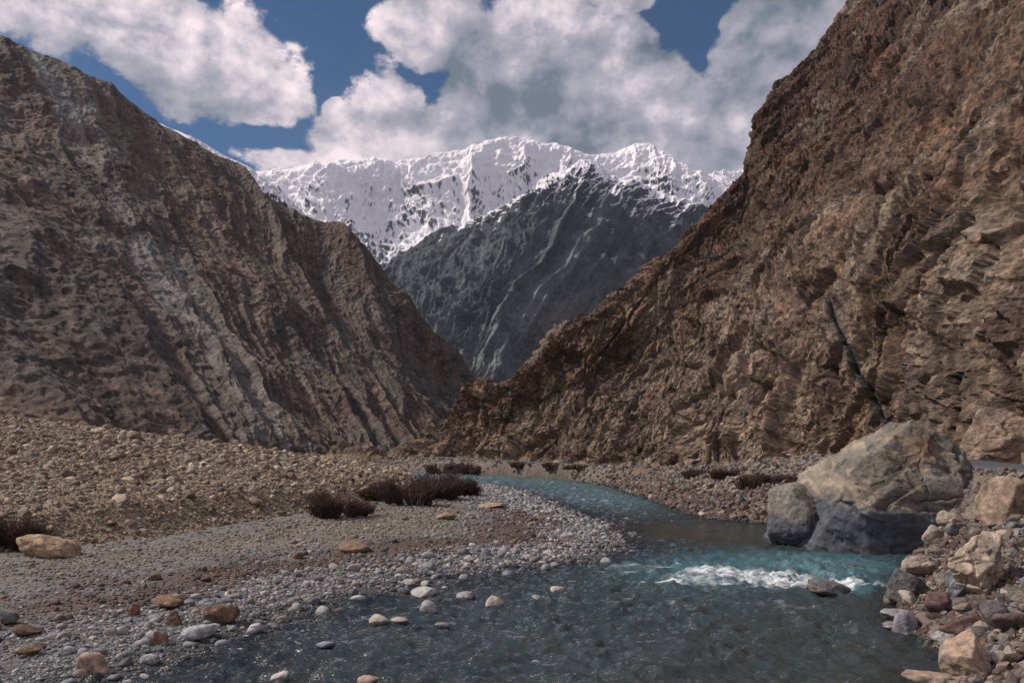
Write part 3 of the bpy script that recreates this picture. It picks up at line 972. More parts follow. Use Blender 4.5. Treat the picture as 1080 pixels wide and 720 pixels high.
def add_rock(px, py, w_px, h_px, label, col, cat='rock', name='rock', y=None, group=None, planes=10, round_=0.15, rough=0.06, sub=4, seed=None, dark=None, ledge=0.03, rot=None, mat=None, deep=0.8, z=None, wetline=None, floodcol=None):
    """(px,py) is where the rock's foot stands in the valley, w/h its seen size; solved on to the ground"""
    seed = seed if seed is not None else int(px * 7 + py * 13)
    r = np.random.default_rng(seed)
    if y is None:                                  # walk the ray until it meets the ground or the water
        ys = np.linspace(8, 130, 1600)
        xs = (px - HX) / FPX * ys
        zs = CAMZ - (py - HY) / FPX * ys
        g = np.maximum(ground(xs, ys, False), -0.05)
        hit = np.where(zs <= g)[0]
        y = ys[hit[0]] if len(hit) else 60.0
        z = float(max(ground(np.array([xs[hit[0]]]), np.array([y]))[0], -0.08)) if len(hit) else 1.0
    elif z is None:
        z = CAMZ - (py - HY) / FPX * y
    wx = w_px / FPX * y / 2 * 1.12
    hz_ = h_px / FPX * y * 1.15
    V, Fc, c = rock_mesh(seed, sub, planes, round_, rough, col, None, dark, (wx, wx * deep, hz_ * 0.62), ledge)
    if rot is None:
        rot = r.uniform(-0.25, 0.25)
    ca, sa = math.cos(rot), math.sin(rot)
    V = np.stack([V[:, 0] * ca - V[:, 1] * sa, V[:, 0] * sa + V[:, 1] * ca, V[:, 2]], 1)
    zoff = hz_ - V[:, 2].max()
    if wetline is not None:
        hgt = V[:, 2] + zoff
        wob = fbm(V * 3, 2, 9) * 0.04
        c = c * (1 - 0.55 * sstep(wetline + 0.05, wetline - 0.03, hgt + wob))[:, None]
    if floodcol is not None:
        c = mixc(c, np.array([floodcol], F32), 0.92 * sstep(1.45, 0.95, V[:, 2] + zoff + 0.25 * fbm(V * 0.9, 3, 12)))
    V[:, 2] += zoff
    o = mesh_obj(name, V, Fc, mat or M_bank, c)
    o.location = ((px - HX) / FPX * y, y + wx * deep * 0.7, z)
    tag(o, label, cat, group)
    return o


TAN, GREY, PALE, RUST, PURP, BLUE = (0.33, 0.235, 0.155), (0.22, 0.215, 0.215), (0.40, 0.385, 0.38), (0.22, 0.115, 0.065), (0.115, 0.072, 0.066), (0.13, 0.14, 0.155)
# left bank
add_rock(40, 588, 72, 21, 'large smooth tan boulder lying beside the dark shrub on the left gravel', (0.36, 0.25, 0.165), sub=5, round_=0.45, ledge=0.01, seed=12, deep=0.6)
add_rock(170, 643, 32, 9, 'flat orange stained slab in the rusty gravel band', (0.21, 0.125, 0.08), dark=(0.22, 0.17, 0.10), round_=0.3, deep=1.2, seed=23)
add_rock(230, 659, 27, 18, 'reddish brown blocky rock at the left waterline', (0.20, 0.12, 0.085), dark=(0.10, 0.07, 0.06), seed=33)
add_rock(181, 660, 19, 14, 'rust brown pointed rock between the orange slab and the water', (0.19, 0.115, 0.08), dark=(0.12, 0.08, 0.07), seed=44)
add_rock(140, 650, 11, 11, 'small orange brown rock left of the orange slab', (0.21, 0.115, 0.07), seed=41)
add_rock(204, 676, 36, 13, 'pale grey flat stone with white streaks at the left waterline', (0.40, 0.40, 0.42), round_=0.4, seed=51, deep=0.9)
add_rock(165, 681, 14, 13, 'small upright orange and grey stone near the left waterline', (0.26, 0.16, 0.10), dark=(0.25, 0.22, 0.2), seed=52)
add_rock(95, 712, 26, 19, 'pinkish tan angular rock among cobbles at the bottom left', (0.40, 0.29, 0.22), dark=(0.22, 0.17, 0.14), seed=63)
add_rock(22, 673, 26, 9, 'dark brown broken slab on the rusty gravel at the left edge', (0.12, 0.072, 0.055), seed=64, planes=7)
add_rock(6, 661, 19, 14, 'rounded grey green boulder cut by the left edge of the picture', (0.16, 0.16, 0.15), round_=0.45, seed=65)
add_rock(28, 692, 20, 9, 'brown tan stone lying just below the dark broken slab', (0.27, 0.19, 0.13), seed=66)
add_rock(155, 703, 19, 9, 'rounded light grey cobble at the water edge near the bottom left', (0.33, 0.33, 0.33), round_=0.5, seed=67)
add_rock(372, 582, 27, 9, 'low orange brown slab in the middle of the gravel bar', (0.22, 0.145, 0.095), dark=(0.16, 0.12, 0.1), seed=68, deep=1.2)
add_rock(522, 536, 26, 5, 'tan flat slab near the tip of the gravel bar', (0.36, 0.25, 0.17), seed=69)
add_rock(470, 548, 19, 7, 'ochre stone in the gravel below the shrub thicket', (0.24, 0.19, 0.13), seed=70)
# stones standing in the shallows
for i, (px, py, w, h, lab, col) in enumerate([
    (397, 660, 21, 10, 'pale tan stone in the shallows, nearest of the pair left of midstream', (0.40, 0.36, 0.31)),
    (419, 658, 17, 6, 'pale flat stone touching the right side of a tan stone in the shallows', (0.36, 0.33, 0.30)),
    (447, 631, 30, 10, 'long light grey stone at the edge of the shallows below the bar', (0.35, 0.34, 0.33)),
    (452, 648, 17, 13, 'rounded grey stone standing alone below the long light one', (0.28, 0.28, 0.285)),
    (521, 642, 19, 12, 'rounded cream stone standing highest in the shallows', (0.42, 0.37, 0.31)),
    (491, 633, 20, 8, 'grey wedge stone in the shallows left of the cream one', (0.27, 0.265, 0.27)),
    (587, 626, 14, 7, 'small cream stone farthest right in the shallows', (0.45, 0.39, 0.32)),
    (566, 634, 12, 6, 'small grey stone awash beside the rightmost cream stone', (0.25, 0.25, 0.25)),
    (432, 619, 14, 7, 'small pale stone at the edge of the gravel bar', (0.38, 0.36, 0.34)),
    (379, 637, 17, 8, 'light grey cobble at the dark edge of the bar', (0.31, 0.31, 0.31)),
    (466, 662, 14, 5, 'low wet stone awash in the dark shallows', (0.2, 0.2, 0.2)),
    (343, 682, 18, 5, 'flat blue grey stone awash in the near water', (0.24, 0.26, 0.29)),
    (293, 719, 22, 9, 'pale rounded stone cut by the bottom edge of the picture', (0.40, 0.38, 0.36)),
    (386, 722, 26, 7, 'reddish tan stone awash at the bottom edge', (0.36, 0.26, 0.21)),
    (268, 668, 16, 8, 'white cobble in the water beside the left bank', (0.42, 0.42, 0.42)),
    (252, 690, 18, 6, 'low pale stone awash near the left bank', (0.34, 0.35, 0.37)),
    (566, 700, 10, 4, 'tiny pale stone awash in the near midstream', (0.3, 0.3, 0.3)),
]):
    add_rock(px, py, w, h, lab, col, round_=0.45, sub=4, seed=120 + i, ledge=0.0, mat=M_stone, wetline=0.06)
add_rock(878, 628, 40, 15, 'dark grey rounded rock with a rusty spot below the rapid', (0.15, 0.15, 0.155), dark=(0.22, 0.14, 0.08), round_=0.3, seed=141, sub=5, wetline=0.12)
add_rock(735, 601, 10, 6, 'small brown rock breaking the water at the head of the rapid', (0.22, 0.18, 0.12), seed=142, wetline=0.1)
add_rock(905, 600, 26, 5, 'dark wet slab awash under the big boulder', (0.08, 0.085, 0.09), seed=143)

# right bank, near the camera
add_rock(1033, 716, 46, 40, 'boxy pinkish tan rock, nearest block on the right bank', (0.37, 0.265, 0.20), dark=(0.28, 0.24, 0.2), sub=5, planes=9, round_=0.02, ledge=0.05, seed=151)
add_rock(1005, 735, 60, 18, 'flat tan slab cut by the bottom edge on the right bank', (0.32, 0.235, 0.18), sub=5, planes=9, round_=0.02, ledge=0.09, seed=152)
add_rock(1042, 622, 70, 52, 'tallest pale tan rubble block on the right bank', (0.37, 0.30, 0.23), dark=(0.24, 0.2, 0.165), sub=6, planes=14, round_=0.05, seed=153, ledge=0.13, deep=0.6)
add_rock(1014, 628, 22, 28, 'blue grey pyramid shaped rock against the tallest pale block', (0.17, 0.18, 0.195), sub=5, planes=9, round_=0.02, ledge=0.09, seed=154)
add_rock(1072, 548, 46, 40, 'square edged orange tan block high on the right bank', (0.27, 0.20, 0.15), sub=5, planes=9, round_=0.02, seed=155, ledge=0.02)
add_rock(962, 634, 36, 28, 'dark wet jagged rock at the right waterline', (0.10, 0.095, 0.095), sub=5, planes=9, round_=0.05, seed=156)
add_rock(985, 607, 34, 16, 'light brown pointed rock above the dark wet rock', (0.30, 0.25, 0.205), sub=5, planes=9, round_=0.02, ledge=0.09, seed=157)
add_rock(996, 646, 28, 18, 'purple brown slab in the middle of the right bank', PURP, planes=9, round_=0.02, ledge=0.09, seed=158)
add_rock(1020, 672, 34, 18, 'dark red block above the boxy pinkish rock', (0.115, 0.068, 0.060), planes=9, round_=0.02, ledge=0.09, seed=159)
add_rock(1055, 664, 26, 24, 'rounded dark grey rock left of a purple slab', (0.13, 0.12, 0.12), round_=0.3, seed=160)
add_rock(1072, 668, 26, 16, 'purple brown slab at the right edge of the picture', (0.13, 0.09, 0.083), planes=9, round_=0.02, ledge=0.09, seed=161)
add_rock(1040, 690, 16, 14, 'orange red rock beside the boxy pinkish rock', (0.18, 0.095, 0.065), seed=162, round_=0.1)
add_rock(962, 668, 22, 20, 'lavender grey upright slab at the water edge', (0.24, 0.22, 0.24), planes=9, round_=0.02, ledge=0.09, seed=163)
add_rock(948, 655, 20, 10, 'flat grey slab stepping into the water', (0.26, 0.25, 0.245), planes=9, round_=0.02, ledge=0.09, seed=164)
add_rock(944, 664, 26, 6, 'flattest grey ledge lying lowest in the water edge', (0.22, 0.215, 0.21), planes=9, round_=0.02, ledge=0.09, seed=165)
add_rock(998, 684, 20, 14, 'pale grey block at the waterline left of the dark red block', (0.27, 0.26, 0.25), planes=9, round_=0.02, ledge=0.09, seed=166)
add_rock(1063, 604, 40, 13, 'long leaning tan slab right of the tallest pale block', (0.29, 0.23, 0.18), planes=9, round_=0.02, ledge=0.09, seed=167)
add_rock(988, 572, 22, 16, 'rounded pale rock in the notch right of the big boulder', (0.31, 0.275, 0.235), round_=0.25, seed=168)
add_rock(1010, 553, 24, 12, 'flat tan rock leaning on the right foot of the big boulder', (0.29, 0.24, 0.19), planes=9, round_=0.02, ledge=0.09, seed=169)

# rocks of the background foot: a big outcrop block above the road, right of the boulder
add_rock(1066, 492, 84, 56, 'massive brown outcrop block standing over the road at the right edge', (0.27, 0.195, 0.145), y=35.5, z=2.9, sub=6, planes=12, round_=0.05, seed=171, ledge=0.06, dark=(0.17, 0.125, 0.10), deep=0.55)

# many more individual stones, picked out by size and colour only
zones = [
    ('cobbles along the left waterline', 'pale grey cobble among the many along the left waterline', 90, 'left', PAL_GREY),
    ('rusty stones of the gravel bar', 'rust brown stone among the many in the reddish gravel band', 30, 'rust', PAL_RUST),
    ('stones scattered over the terrace', 'tan stone among the many strewn over the left terrace', 55, 'fan', PAL_TAN),
    ('rocks of the right bank', 'angular brown rock among the many piled on the right bank', 75, 'right', PAL_BANK),
]
for grp, lab, cnt, zone, pal in zones:
    rz_ = np.random.default_rng(len(grp) * 5)
    protos = []
    for j in range(10):
        base_c = pal[j % len(pal)] * rz_.uniform(0.9, 1.15)
        ang_ = zone in ('right', 'fan')
        V, Fc, c = rock_mesh(700 + j + len(grp), 3 if zone != 'right' else 4, 9, 0.10 if ang_ else 0.5, 0.06, base_c, None, None, (1, 0.8, 0.62 if ang_ else 0.55), 0.04 if ang_ else 0.0)
        protos.append(mesh_obj('rock' if ang_ or zone == 'rust' else 'cobble', V, Fc, M_bank if ang_ else M_stone, c))
    placed = 0
    tries = 0
    used_p = set()
    while placed < cnt and tries < 20000:
        tries += 1
        if zone == 'left':
            X1, Y1 = scatter(1, 11, 26, 40, 640, rz_)
        elif zone == 'rust':
            X1, Y1 = scatter(1, 12, 30, 0, 420, rz_)
        elif zone == 'fan':
            X1, Y1 = scatter(1, 26, 70, 0, 440, rz_)
        else:
            X1, Y1 = scatter(1, 11, 34, 930, 1090, rz_)
        dl_, dr_ = poly_dist(X1, Y1, SHORE_L)[0], poly_dist(X1, Y1, SHORE_R)[0]
        if zone == 'left' and (inside(X1, Y1, RIVER_POLY)[0] and dl_ > 0.5 or dl_ > 3.2 or inside(X1, Y1, FAN_POLY)[0]):
            continue
        if zone == 'rust' and (inside(X1, Y1, RIVER_POLY)[0] or not 3.6 < dl_ < 6.0 or inside(X1, Y1, FAN_POLY)[0]):
            continue
        if zone == 'fan' and not inside(X1, Y1, FAN_POLY)[0]:
            continue
        if zone == 'right' and (not inside(X1, Y1, RIGHT_POLY)[0] or road_at(X1, Y1)[0][0] < 3.2 or dr_ > 9):
            continue
        s = {'left': rz_.uniform(4.5, 9), 'rust': rz_.uniform(4, 8), 'fan': rz_.uniform(3.5, 8), 'right': rz_.uniform(5, 13)}[zone] * Y1[0] / FPX
        j = placed % 10
        o = protos[j]
        if j in used_p:
            o = protos[j].copy()
            COL.objects.link(o)
        used_p.add(j)
        o.scale = (s, s * rz_.uniform(0.8, 1.1), s * rz_.uniform(0.8, 1.25))
        o.rotation_euler = (rz_.normal(0, 0.2), rz_.normal(0, 0.2), rz_.uniform(0, 6.28))
        zz = ground(X1, Y1)[0]
        o.location = (X1[0], Y1[0], zz + s * 0.22)
        tag(o, lab, 'rock' if o.name.startswith('rock') else 'cobble', grp)
        placed += 1

# ------------------------------------------------------------------ the big boulder
def big_boulder():
    V0, F0 = ICO[7]
    # half sizes in metres; faces cut so: long slope up from the left, steep right end, undercut dark front
    pl = [((-0.50, -0.06, 0.87), 1.72), ((-0.70, -0.16, 0.69), 1.80), ((0.42, 0.08, 0.91), 2.95), ((0.87, -0.05, 0.49), 3.38), ((1.0, 0.0, 0.03), 3.4), ((0.94, -0.35, 0.0), 3.3),
          ((-0.88, -0.1, 0.47), 2.17), ((0.02, -1.0, 0.05), 2.0), ((0.10, -0.75, 0.65), 1.66), ((0.62, -0.72, 0.30), 2.62), ((-0.45, -0.88, 0.05), 2.55), ((-0.35, -0.70, 0.60), 1.72), ((0, 1, 0.25), 2.2), ((0, 0, -1), 2.9)]
    n = np.array([p[0] for p in pl], float)
    n /= np.linalg.norm(n, axis=1)[:, None]
    h = np.array([p[1] for p in pl])
    d = np.maximum(V0 @ n.T, 1e-3) / h
    s = 70
    r = 1.0 / np.power(np.power(d, s).sum(1), 1 / s)
    V = V0 * r[:, None]
    B = V.copy()
    # bedding dips to the lower right: ledges and splits follow it
    e = np.array([0.22, -0.25, 0.94]); e /= np.linalg.norm(e)
    w = fbm(B * 0.5, 3, 501)
    s_ = B @ e + 0.28 * w
    saw = lambda t: (t - np.floor(t))
    led = saw(s_ * 0.62 + 0.1)
    led2 = saw(s_ * 1.7 + 0.35 * w)
    Qb = np.stack([B[:, 0] * 0.33 - B[:, 2] * 0.1, B[:, 1] * 0.4, s_ * 0.95], 1) + 0.12 * np.stack([fbm(B * 1.1, 3, 531), fbm(B * 1.1, 3, 534), fbm(B * 1.1, 3, 537)], 1)
    f1, r1, c1 = facets(Qb, 4)
    f2, r2, c2 = facets(Qb * 2.6, 5)
    D = 0.10 * f1 + 0.05 * f2 - 0.03 * (1 - sstep(0, 0.03, c1)) + 0.04 * fbm(B * 0.7, 3, 510) + 0.025 * fbm(B * 3, 4, 515) + 0.03 * (led2 - 0.5)
    V = V + V0 * D[:, None]
    # joints and steps on the river face
    fx = B[:, 0] + 0.10 * fbm(B * 1.3, 3, 541)
    fz = B[:, 2] + 0.10 * fbm(B * 1.3, 3, 544)
    front = sstep(0.6, -0.2, B[:, 1])
    joint = np.zeros(len(B))

    def step(ax, az, bx, bz, amount, w, side_only=2.2):
        vx, vz = bx - ax, bz - az
        L = math.hypot(vx, vz)
        t = ((fx - ax) * vx + (fz - az) * vz) / (L * L)
        d = ((fx - ax) * -vz + (fz - az) * vx) / L            # above / left of the joint is positive
        on = sstep(-0.06, 0.04, t) * sstep(1.06, 0.96, t) * front
        V[:, 1] += on * amount * sstep(-0.02, 0.05, d) * sstep(side_only, side_only * 0.3, d)
        g = on * np.exp(-(d / w) ** 2)
        V[:, 1] += 0.10 * g
        return g
    for a_ in ((-2.3, -0.45, 2.2, -0.70, 0.22, 0.035), (-1.7, -0.25, 0.85, 1.30, 0.28, 0.05), (-1.0, -0.45, 1.1, 0.55, 0.18, 0.035), (0.4, -0.35, 2.1, -0.05, 0.08, 0.03), (1.25, 1.55, 1.95, 0.75, 0.16, 0.04), (1.95, 0.80, 2.5, 1.15, 0.12, 0.035)):
        joint = np.maximum(joint, step(*a_))
    for xx, w_ in ((2.35, 0.05), (0.75, 0.02)):
        g = front * np.exp(-((fx - xx - 0.12 * fz) / w_) ** 2) * sstep(1.7, 1.4, fz) * sstep(-2.0, -1.6, fz) * (1.0 if xx > 2 else 0.5)
        V[:, 1] += 0.16 * g
        joint = np.maximum(joint, g)
    V[:, 1] += front * 0.22 * sstep(2.33, 2.45, fx - 0.12 * fz)
    # colour: tan grey above, dark blue-grey wash below the flood line, a rusty face to the right of the top
    nz = fbm(B * 0.9, 4, 520)
    nzs = fbm(np.stack([B[:, 0] * 0.6, B[:, 1] * 0.6, s_ * 4], 1), 4, 525)
    c = np.repeat(C(0.235, 0.205, 0.165), len(V), 0)
    c = mixc(c, C(0.33, 0.275, 0.205), sstep(0.0, 0.5, nzs + 0.4 * nz) * 0.75)
    c = mixc(c, C(0.185, 0.19, 0.185), sstep(0.0, 0.5, nz - 0.4 * nzs) * 0.6)
    c = mixc(c, C(0.27, 0.155, 0.095), np.exp(-(((B[:, 0] - 1.15) / 0.6) ** 2 + ((B[:, 2] - 1.6) / 0.5) ** 2)) * 0.8)
    c = mixc(c, C(0.34, 0.29, 0.16), np.exp(-((c1) / 0.03) ** 2) * 0.12)
    flood = sstep(-0.15, -0.75, B[:, 2] + 0.06 * B[:, 0] + 0.30 * nz + 0.15 * nzs)
    c = c * 0.80
    c = mixc(c, C(0.078, 0.088, 0.106), flood * 0.93)
    c = mixc(c, C(0.12, 0.13, 0.145), flood * sstep(0.1, 0.5, nzs) * 0.5)
    c = c * (0.82 + 0.36 * r2)[:, None] * (1 - 0.25 * (1 - sstep(0, 0.022, c1)))[:, None] * (1 - 0.75 * joint)[:, None] * (1 + 0.22 * nzs)[:, None]
    return V, F0, c


M_boulder = rock_material('boulder rock', 4.5, 0.06, crack=0.0, chips=0.35, chip_scale=1.6, contrast=0.4, space='obj')
V, Fc, c = big_boulder()
o = mesh_obj('boulder', V, Fc, M_boulder, c)
o.location = (14.75, 29.2, 2.15)
o.scale = (1.0, 1.0, 1.04)
tag(o, 'huge grey and tan boulder with a dark flood mark in the river', 'boulder')
# its split-off left block
add_rock(850, 578, 66, 60, 'lower blue grey block split from the left end of the huge boulder', (0.21, 0.19, 0.165), y=28.8, z=-0.1, sub=6, planes=16, round_=0.2, seed=187, ledge=0.03, dark=(0.24, 0.215, 0.18), deep=0.9, floodcol=(0.078, 0.088, 0.106), name='boulder', cat='boulder')

# ------------------------------------------------------------------ shrubs: bare dark twigs
m = bpy.data.materials.new('dark bare twigs')
m.use_nodes = True
k = NT(m.node_tree)
bs = k.n('ShaderNodeBsdfPrincipled')
k.l(bs.outputs[0], k.n('ShaderNodeOutputMaterial').inputs[0])
pos = k.n('ShaderNodeNewGeometry').outputs['Position']
k.l(k.mix(k.noise(pos, 4, 4), (0.032, 0.018, 0.016, 1), (0.105, 0.056, 0.044, 1)), bs.inputs['Base Color'])
bs.inputs['Roughness'].default_value = 0.9
M_twig = m


def tubes(paths, r0, r1, sides=3):
    """paths (n, k, 3) -> tapered tubes"""
    n, kk, _ = paths.shape
    t = np.gradient(paths, axis=1)
    t /= np.linalg.norm(t, axis=2)[:, :, None] + 1e-9
    a = np.cross(t, np.array([0.31, 0.77, 0.56]))
    a /= np.linalg.norm(a, axis=2)[:, :, None] + 1e-9
    b = np.cross(t, a)
    rad = np.linspace(1, 0, kk)[None, :] * (np.asarray(r0) - r1)[:, None] + r1
    V = np.stack([paths + rad[:, :, None] * (math.cos(q) * a + math.sin(q) * b) for q in np.linspace(0, 2 * math.pi, sides, endpoint=False)], 2)
    idx = np.arange(n * kk * sides).reshape(n, kk, sides)
    nx = np.roll(idx, -1, axis=2)
    Fq = np.stack([idx[:, :-1], nx[:, :-1], nx[:, 1:], idx[:, 1:]], -1).reshape(-1, 4)
    return V.reshape(-1, 3), Fq


def shrub(px, py, w_px, h_px, label, group, y=None, dens=1.0, seed=0):
    r = np.random.default_rng(seed + int(px))
    if y is None:
        ys = np.linspace(12, 120, 1500)
        xs = (px - HX) / FPX * ys
        g = ground(xs, ys, False)
        hit = np.where(CAMZ - (py - HY) / FPX * ys <= g)[0]
        y = ys[hit[0]] if len(hit) else 60.0
    x = (px - HX) / FPX * y
    z = ground(np.array([x]), np.array([y]))[0]
    W, H = w_px / FPX * y / 2, h_px / FPX * y
    n = int(520 * dens)
    nc = 7
    ck = r.integers(0, nc, n)
    ccx, ccy, chh = r.uniform(-0.85, 0.85, nc), r.uniform(-0.6, 0.6, nc), r.uniform(0.75, 1.2, nc)
    bx = (ccx[ck] + r.normal(0, 0.14, n)) * W
    by = (ccy[ck] + r.normal(0, 0.14, n)) * W * 0.8
    az = np.arctan2(by, bx) + r.normal(0, 0.6, n)
    ln = H * chh[ck] * r.uniform(0.45, 1.05, n) * (1 - 0.45 * np.clip(np.hypot(bx, by / 0.8) / W, 0, 1.2) ** 2)
    lean = r.uniform(0.05, 0.75, n)
    kk = 5
    tt = np.linspace(0, 1, kk)
    paths = np.zeros((n, kk, 3))
    for i in range(kk):
        paths[:, i, 0] = bx + np.cos(az) * lean * ln * tt[i] ** 1.2 + r.normal(0, 0.02, n) * H * tt[i]
        paths[:, i, 1] = by + np.sin(az) * lean * ln * tt[i] ** 1.2 + r.normal(0, 0.02, n) * H * tt[i]
        paths[:, i, 2] = ln * (tt[i] * (1 - 0.25 * lean * tt[i])) - 0.05
    # twiglets branching off
    m_ = n * 6
    src = r.integers(0, n, m_)
    at_ = r.uniform(0.3, 1.0, m_) * (kk - 1)
    i0 = np.minimum(at_.astype(int), kk - 2)
    f = (at_ - i0)[:, None]
    st = paths[src, i0] * (1 - f) + paths[src, i0 + 1] * f
    dr_ = r.normal(0, 1, (m_, 3))
    dr_[:, 2] = np.abs(dr_[:, 2]) * 0.9 + 0.15
    dr_ /= np.linalg.norm(dr_, axis=1)[:, None]
    tl = H * r.uniform(0.10, 0.24, m_)
    tw = np.stack([st, st + dr_ * tl[:, None] * 0.5 + r.normal(0, 0.01, (m_, 3)) * H, st + dr_ * tl[:, None]], 1)
    thick = max(0.006, 0.35 * y / FPX)
    V2, F2 = tubes(tw, np.full(m_, thick * 0.8), thick * 0.35)
    V1, F1 = tubes(paths, np.full(n, thick * 1.5), thick * 0.5)
    o = mesh_obj('shrub', np.concatenate([V1, V2]), np.concatenate([F1, F2 + len(V1)]), M_twig)
    o.location = (x, y, z)
    tag(o, label, 'shrub', group)
    # woody stems at the base
    ns = 7
    sp = np.zeros((ns, 4, 3))
    aa = r.uniform(0, 6.28, ns)
    for i, t in enumerate((0, 0.33, 0.66, 1)):
        sp[:, i, 0] = np.cos(aa) * W * 0.5 * t
        sp[:, i, 1] = np.sin(aa) * W * 0.4 * t
        sp[:, i, 2] = H * 0.55 * t - 0.06
    Vs, Fs = tubes(sp, np.full(ns, thick * 4), thick * 1.5, 5)
    mesh_obj('stem', Vs, Fs, M_twig, parent=o)
    return o


G1, G2 = 'dark shrubs at the foot of the terrace', 'dark shrubs along the far right bank'
shrub(12, 577, 62, 38, 'dark bare shrub behind the large tan boulder at the left edge', G1, dens=1.4)
shrub(352, 546, 46, 32, 'lone dark shrub left of the shrub thicket', G1, dens=1.1)
shrub(376, 544, 26, 20, 'small dark shrub on the right side of the lone one', G1, dens=0.6)
shrub(404, 528, 40, 22, 'leftmost low shrub of the dark thicket on the gravel', G1)
shrub(432, 533, 48, 34, 'biggest nearest shrub of the dark thicket on the gravel', G1, dens=1.3)
shrub(462, 526, 50, 30, 'broad shrub in the middle right of the dark thicket', G1, dens=1.2)
shrub(488, 522, 34, 24, 'rightmost shrub of the dark thicket, at its gravel end', G1)
shrub(466, 502, 40, 14, 'low dark shrub behind the thicket, left of two', G1, dens=0.8)
shrub(494, 500, 36, 12, 'low dark shrub behind the thicket, right of two', G1, dens=0.8)
shrub(548, 493, 18, 7, 'small dark shrub below the far road, nearest the bend', G2, dens=0.5)
shrub(578, 494, 30, 7, 'thin dark shrub below the slope at the far waterside', G2, dens=0.5)
shrub(610, 495, 30, 6, 'low dark scrub right of the thin far shrub', G2, dens=0.5)
shrub(735, 503, 34, 11, 'dark scrub at the slope foot, first of the row left of the boulder', G2, dens=0.7)
shrub(764, 505, 34, 13, 'dark scrub at the slope foot, second of the row left of the boulder', G2, dens=0.7)
shrub(793, 516, 34, 19, 'bushiest dark shrub on the right bank, below the row', G2, dens=0.9)
shrub(822, 506, 32, 9, 'thin scrub right of the bushiest shrub on the right bank', G2, dens=0.6)
shrub(848, 514, 34, 18, 'dark purple shrub touching the left side of the huge boulder', G2, dens=0.9)

# ------------------------------------------------------------------ sky with broken cloud
SUN_AZ, SUN_EL = math.radians(-78), math.radians(46)          # azimuth from +Y towards +X
w = bpy.data.worlds.new('World')
sc.world = w
w.use_nodes = True
w.cycles.sampling_method = 'MANUAL'
w.cycles.sample_map_resolution = 512
k = NT(w.node_tree)
out = k.n('ShaderNodeOutputWorld')
sky = k.n('ShaderNodeTexSky')
sky.sky_type = 'NISHITA'
sky.sun_disc = False
sky.sun_elevation = SUN_EL
sky.sun_rotation = SUN_AZ
sky.altitude = 3000
sky.air_density = 1.0
sky.dust_density = 0.6
sky.ozone_density = 1.6
tc = k.n('ShaderNodeTexCoord').outputs['Generated']
sp = k.n('ShaderNodeSeparateXYZ')
k.l(tc, sp.inputs[0])
az = k.math('ARCTAN2', sp.outputs[0], sp.outputs[1])
el = k.math('ARCSINE', sp.outputs[2])
cb = k.n('ShaderNodeCombineXYZ')
k.l(az, cb.inputs[0]); k.l(el, cb.inputs[1])
base = cb.outputs[0]
st = k.n('ShaderNodeMapping')
st.inputs['Scale'].default_value = (1.0, 1.35, 1.0)
k.l(base, st.inputs[0])
nv = k.noise(st.outputs[0], 5.0, 4, 0.55, out=1)
wrp = k.vmath('SCALE', k.vmath('SUBTRACT', nv, (0.5, 0.5, 0.5)))
k.t.nodes[-1].inputs['Scale'].default_value = 0.10
wv = k.vmath('ADD', base, wrp)


def sky_blob(px, py, rx, ry):
    a = math.atan((px - HX) / FPX)
    e_ = math.atan2(HY - py, math.hypot(FPX, px - HX))
    d = k.vmath('SUBTRACT', wv, (a, e_, 0))
    d = k.vmath('MULTIPLY', d, (FPX / rx, FPX / ry, 0))
    ln = k.vmath('LENGTH', d, out=1)
    return k.math('SUBTRACT', 1.0, ln)


def union(bl):
    r = None
    for b_ in bl:
        v = k.math('MULTIPLY', sky_blob(*b_[:4]), b_[4] if len(b_) > 4 else 1.0)
        r = v if r is None else k.math('SMOOTH_MAX', r, v, 0.12)
    return r


cum = union([(205, 55, 125, 62), (270, 90, 75, 36), (120, 15, 100, 45, 0.7), (25, 20, 60, 40, 0.5),
             (415, 112, 52, 62), (470, 25, 95, 42), (560, 35, 70, 55), (545, 100, 130, 85), (630, 105, 95, 80), (690, 95, 65, 55),
             (735, 118, 75, 45), (790, 130, 90, 60), (850, 55, 90, 80, 0.9), (440, 150, 120, 38), (330, 172, 110, 17, 0.6), (690, 165, 150, 45),
             (361, 119, 17, 11), (652, 4, 40, 15), (786, 20, 20, 11)])
dark = union([(545, 95, 100, 62), (600, 120, 75, 45), (505, 70, 75, 40), (840, 35, 110, 70), (760, 55, 110, 42, 0.7), (480, 130, 60, 30, 0.6), (185, 100, 130, 26, 0.6), (720, 140, 60, 30, 0.4)])
n1 = k.noise(st.outputs[0], 7.5, 10, 0.60, 0.1)
n2 = k.noise(k.vmath('ADD', st.outputs[0], (-0.02, 0.028, 0)), 7.5, 10, 0.60, 0.1)
n3 = k.noise(st.outputs[0], 2.2, 6, 0.55)
# cloud cover for the rest of the sky, away from the part over the valley head
other = k.math('MULTIPLY', k.maprange(sp.outputs[1], 0.78, 0.35), 1.0)
over = k.math('SUBTRACT', k.math('MULTIPLY', k.math('SUBTRACT', n3, 0.42), 3.0), k.math('MULTIPLY', k.math('SUBTRACT', 1.0, other), 3.0))
cum = k.math('MAXIMUM', cum, over)
dens = k.math('ADD', cum, k.math('MULTIPLY', k.math('SUBTRACT', n1, 0.5), 1.9))
alpha = k.maprange(dens, 0.08, 0.24)
veil = k.math('MULTIPLY', k.maprange(n3, 0.45, 0.8), 0.25)
alpha = k.math('MAXIMUM', alpha, veil)
lit = k.math('ADD', 0.62, k.math('MULTIPLY', k.math('SUBTRACT', n1, n2), 2.6))
lit = k.math('SUBTRACT', lit, k.math('MULTIPLY', k.maprange(k.math('ADD', dark, k.math('MULTIPLY', k.math('SUBTRACT', n1, 0.5), 1.3)), -0.50, 0.85), 0.62))
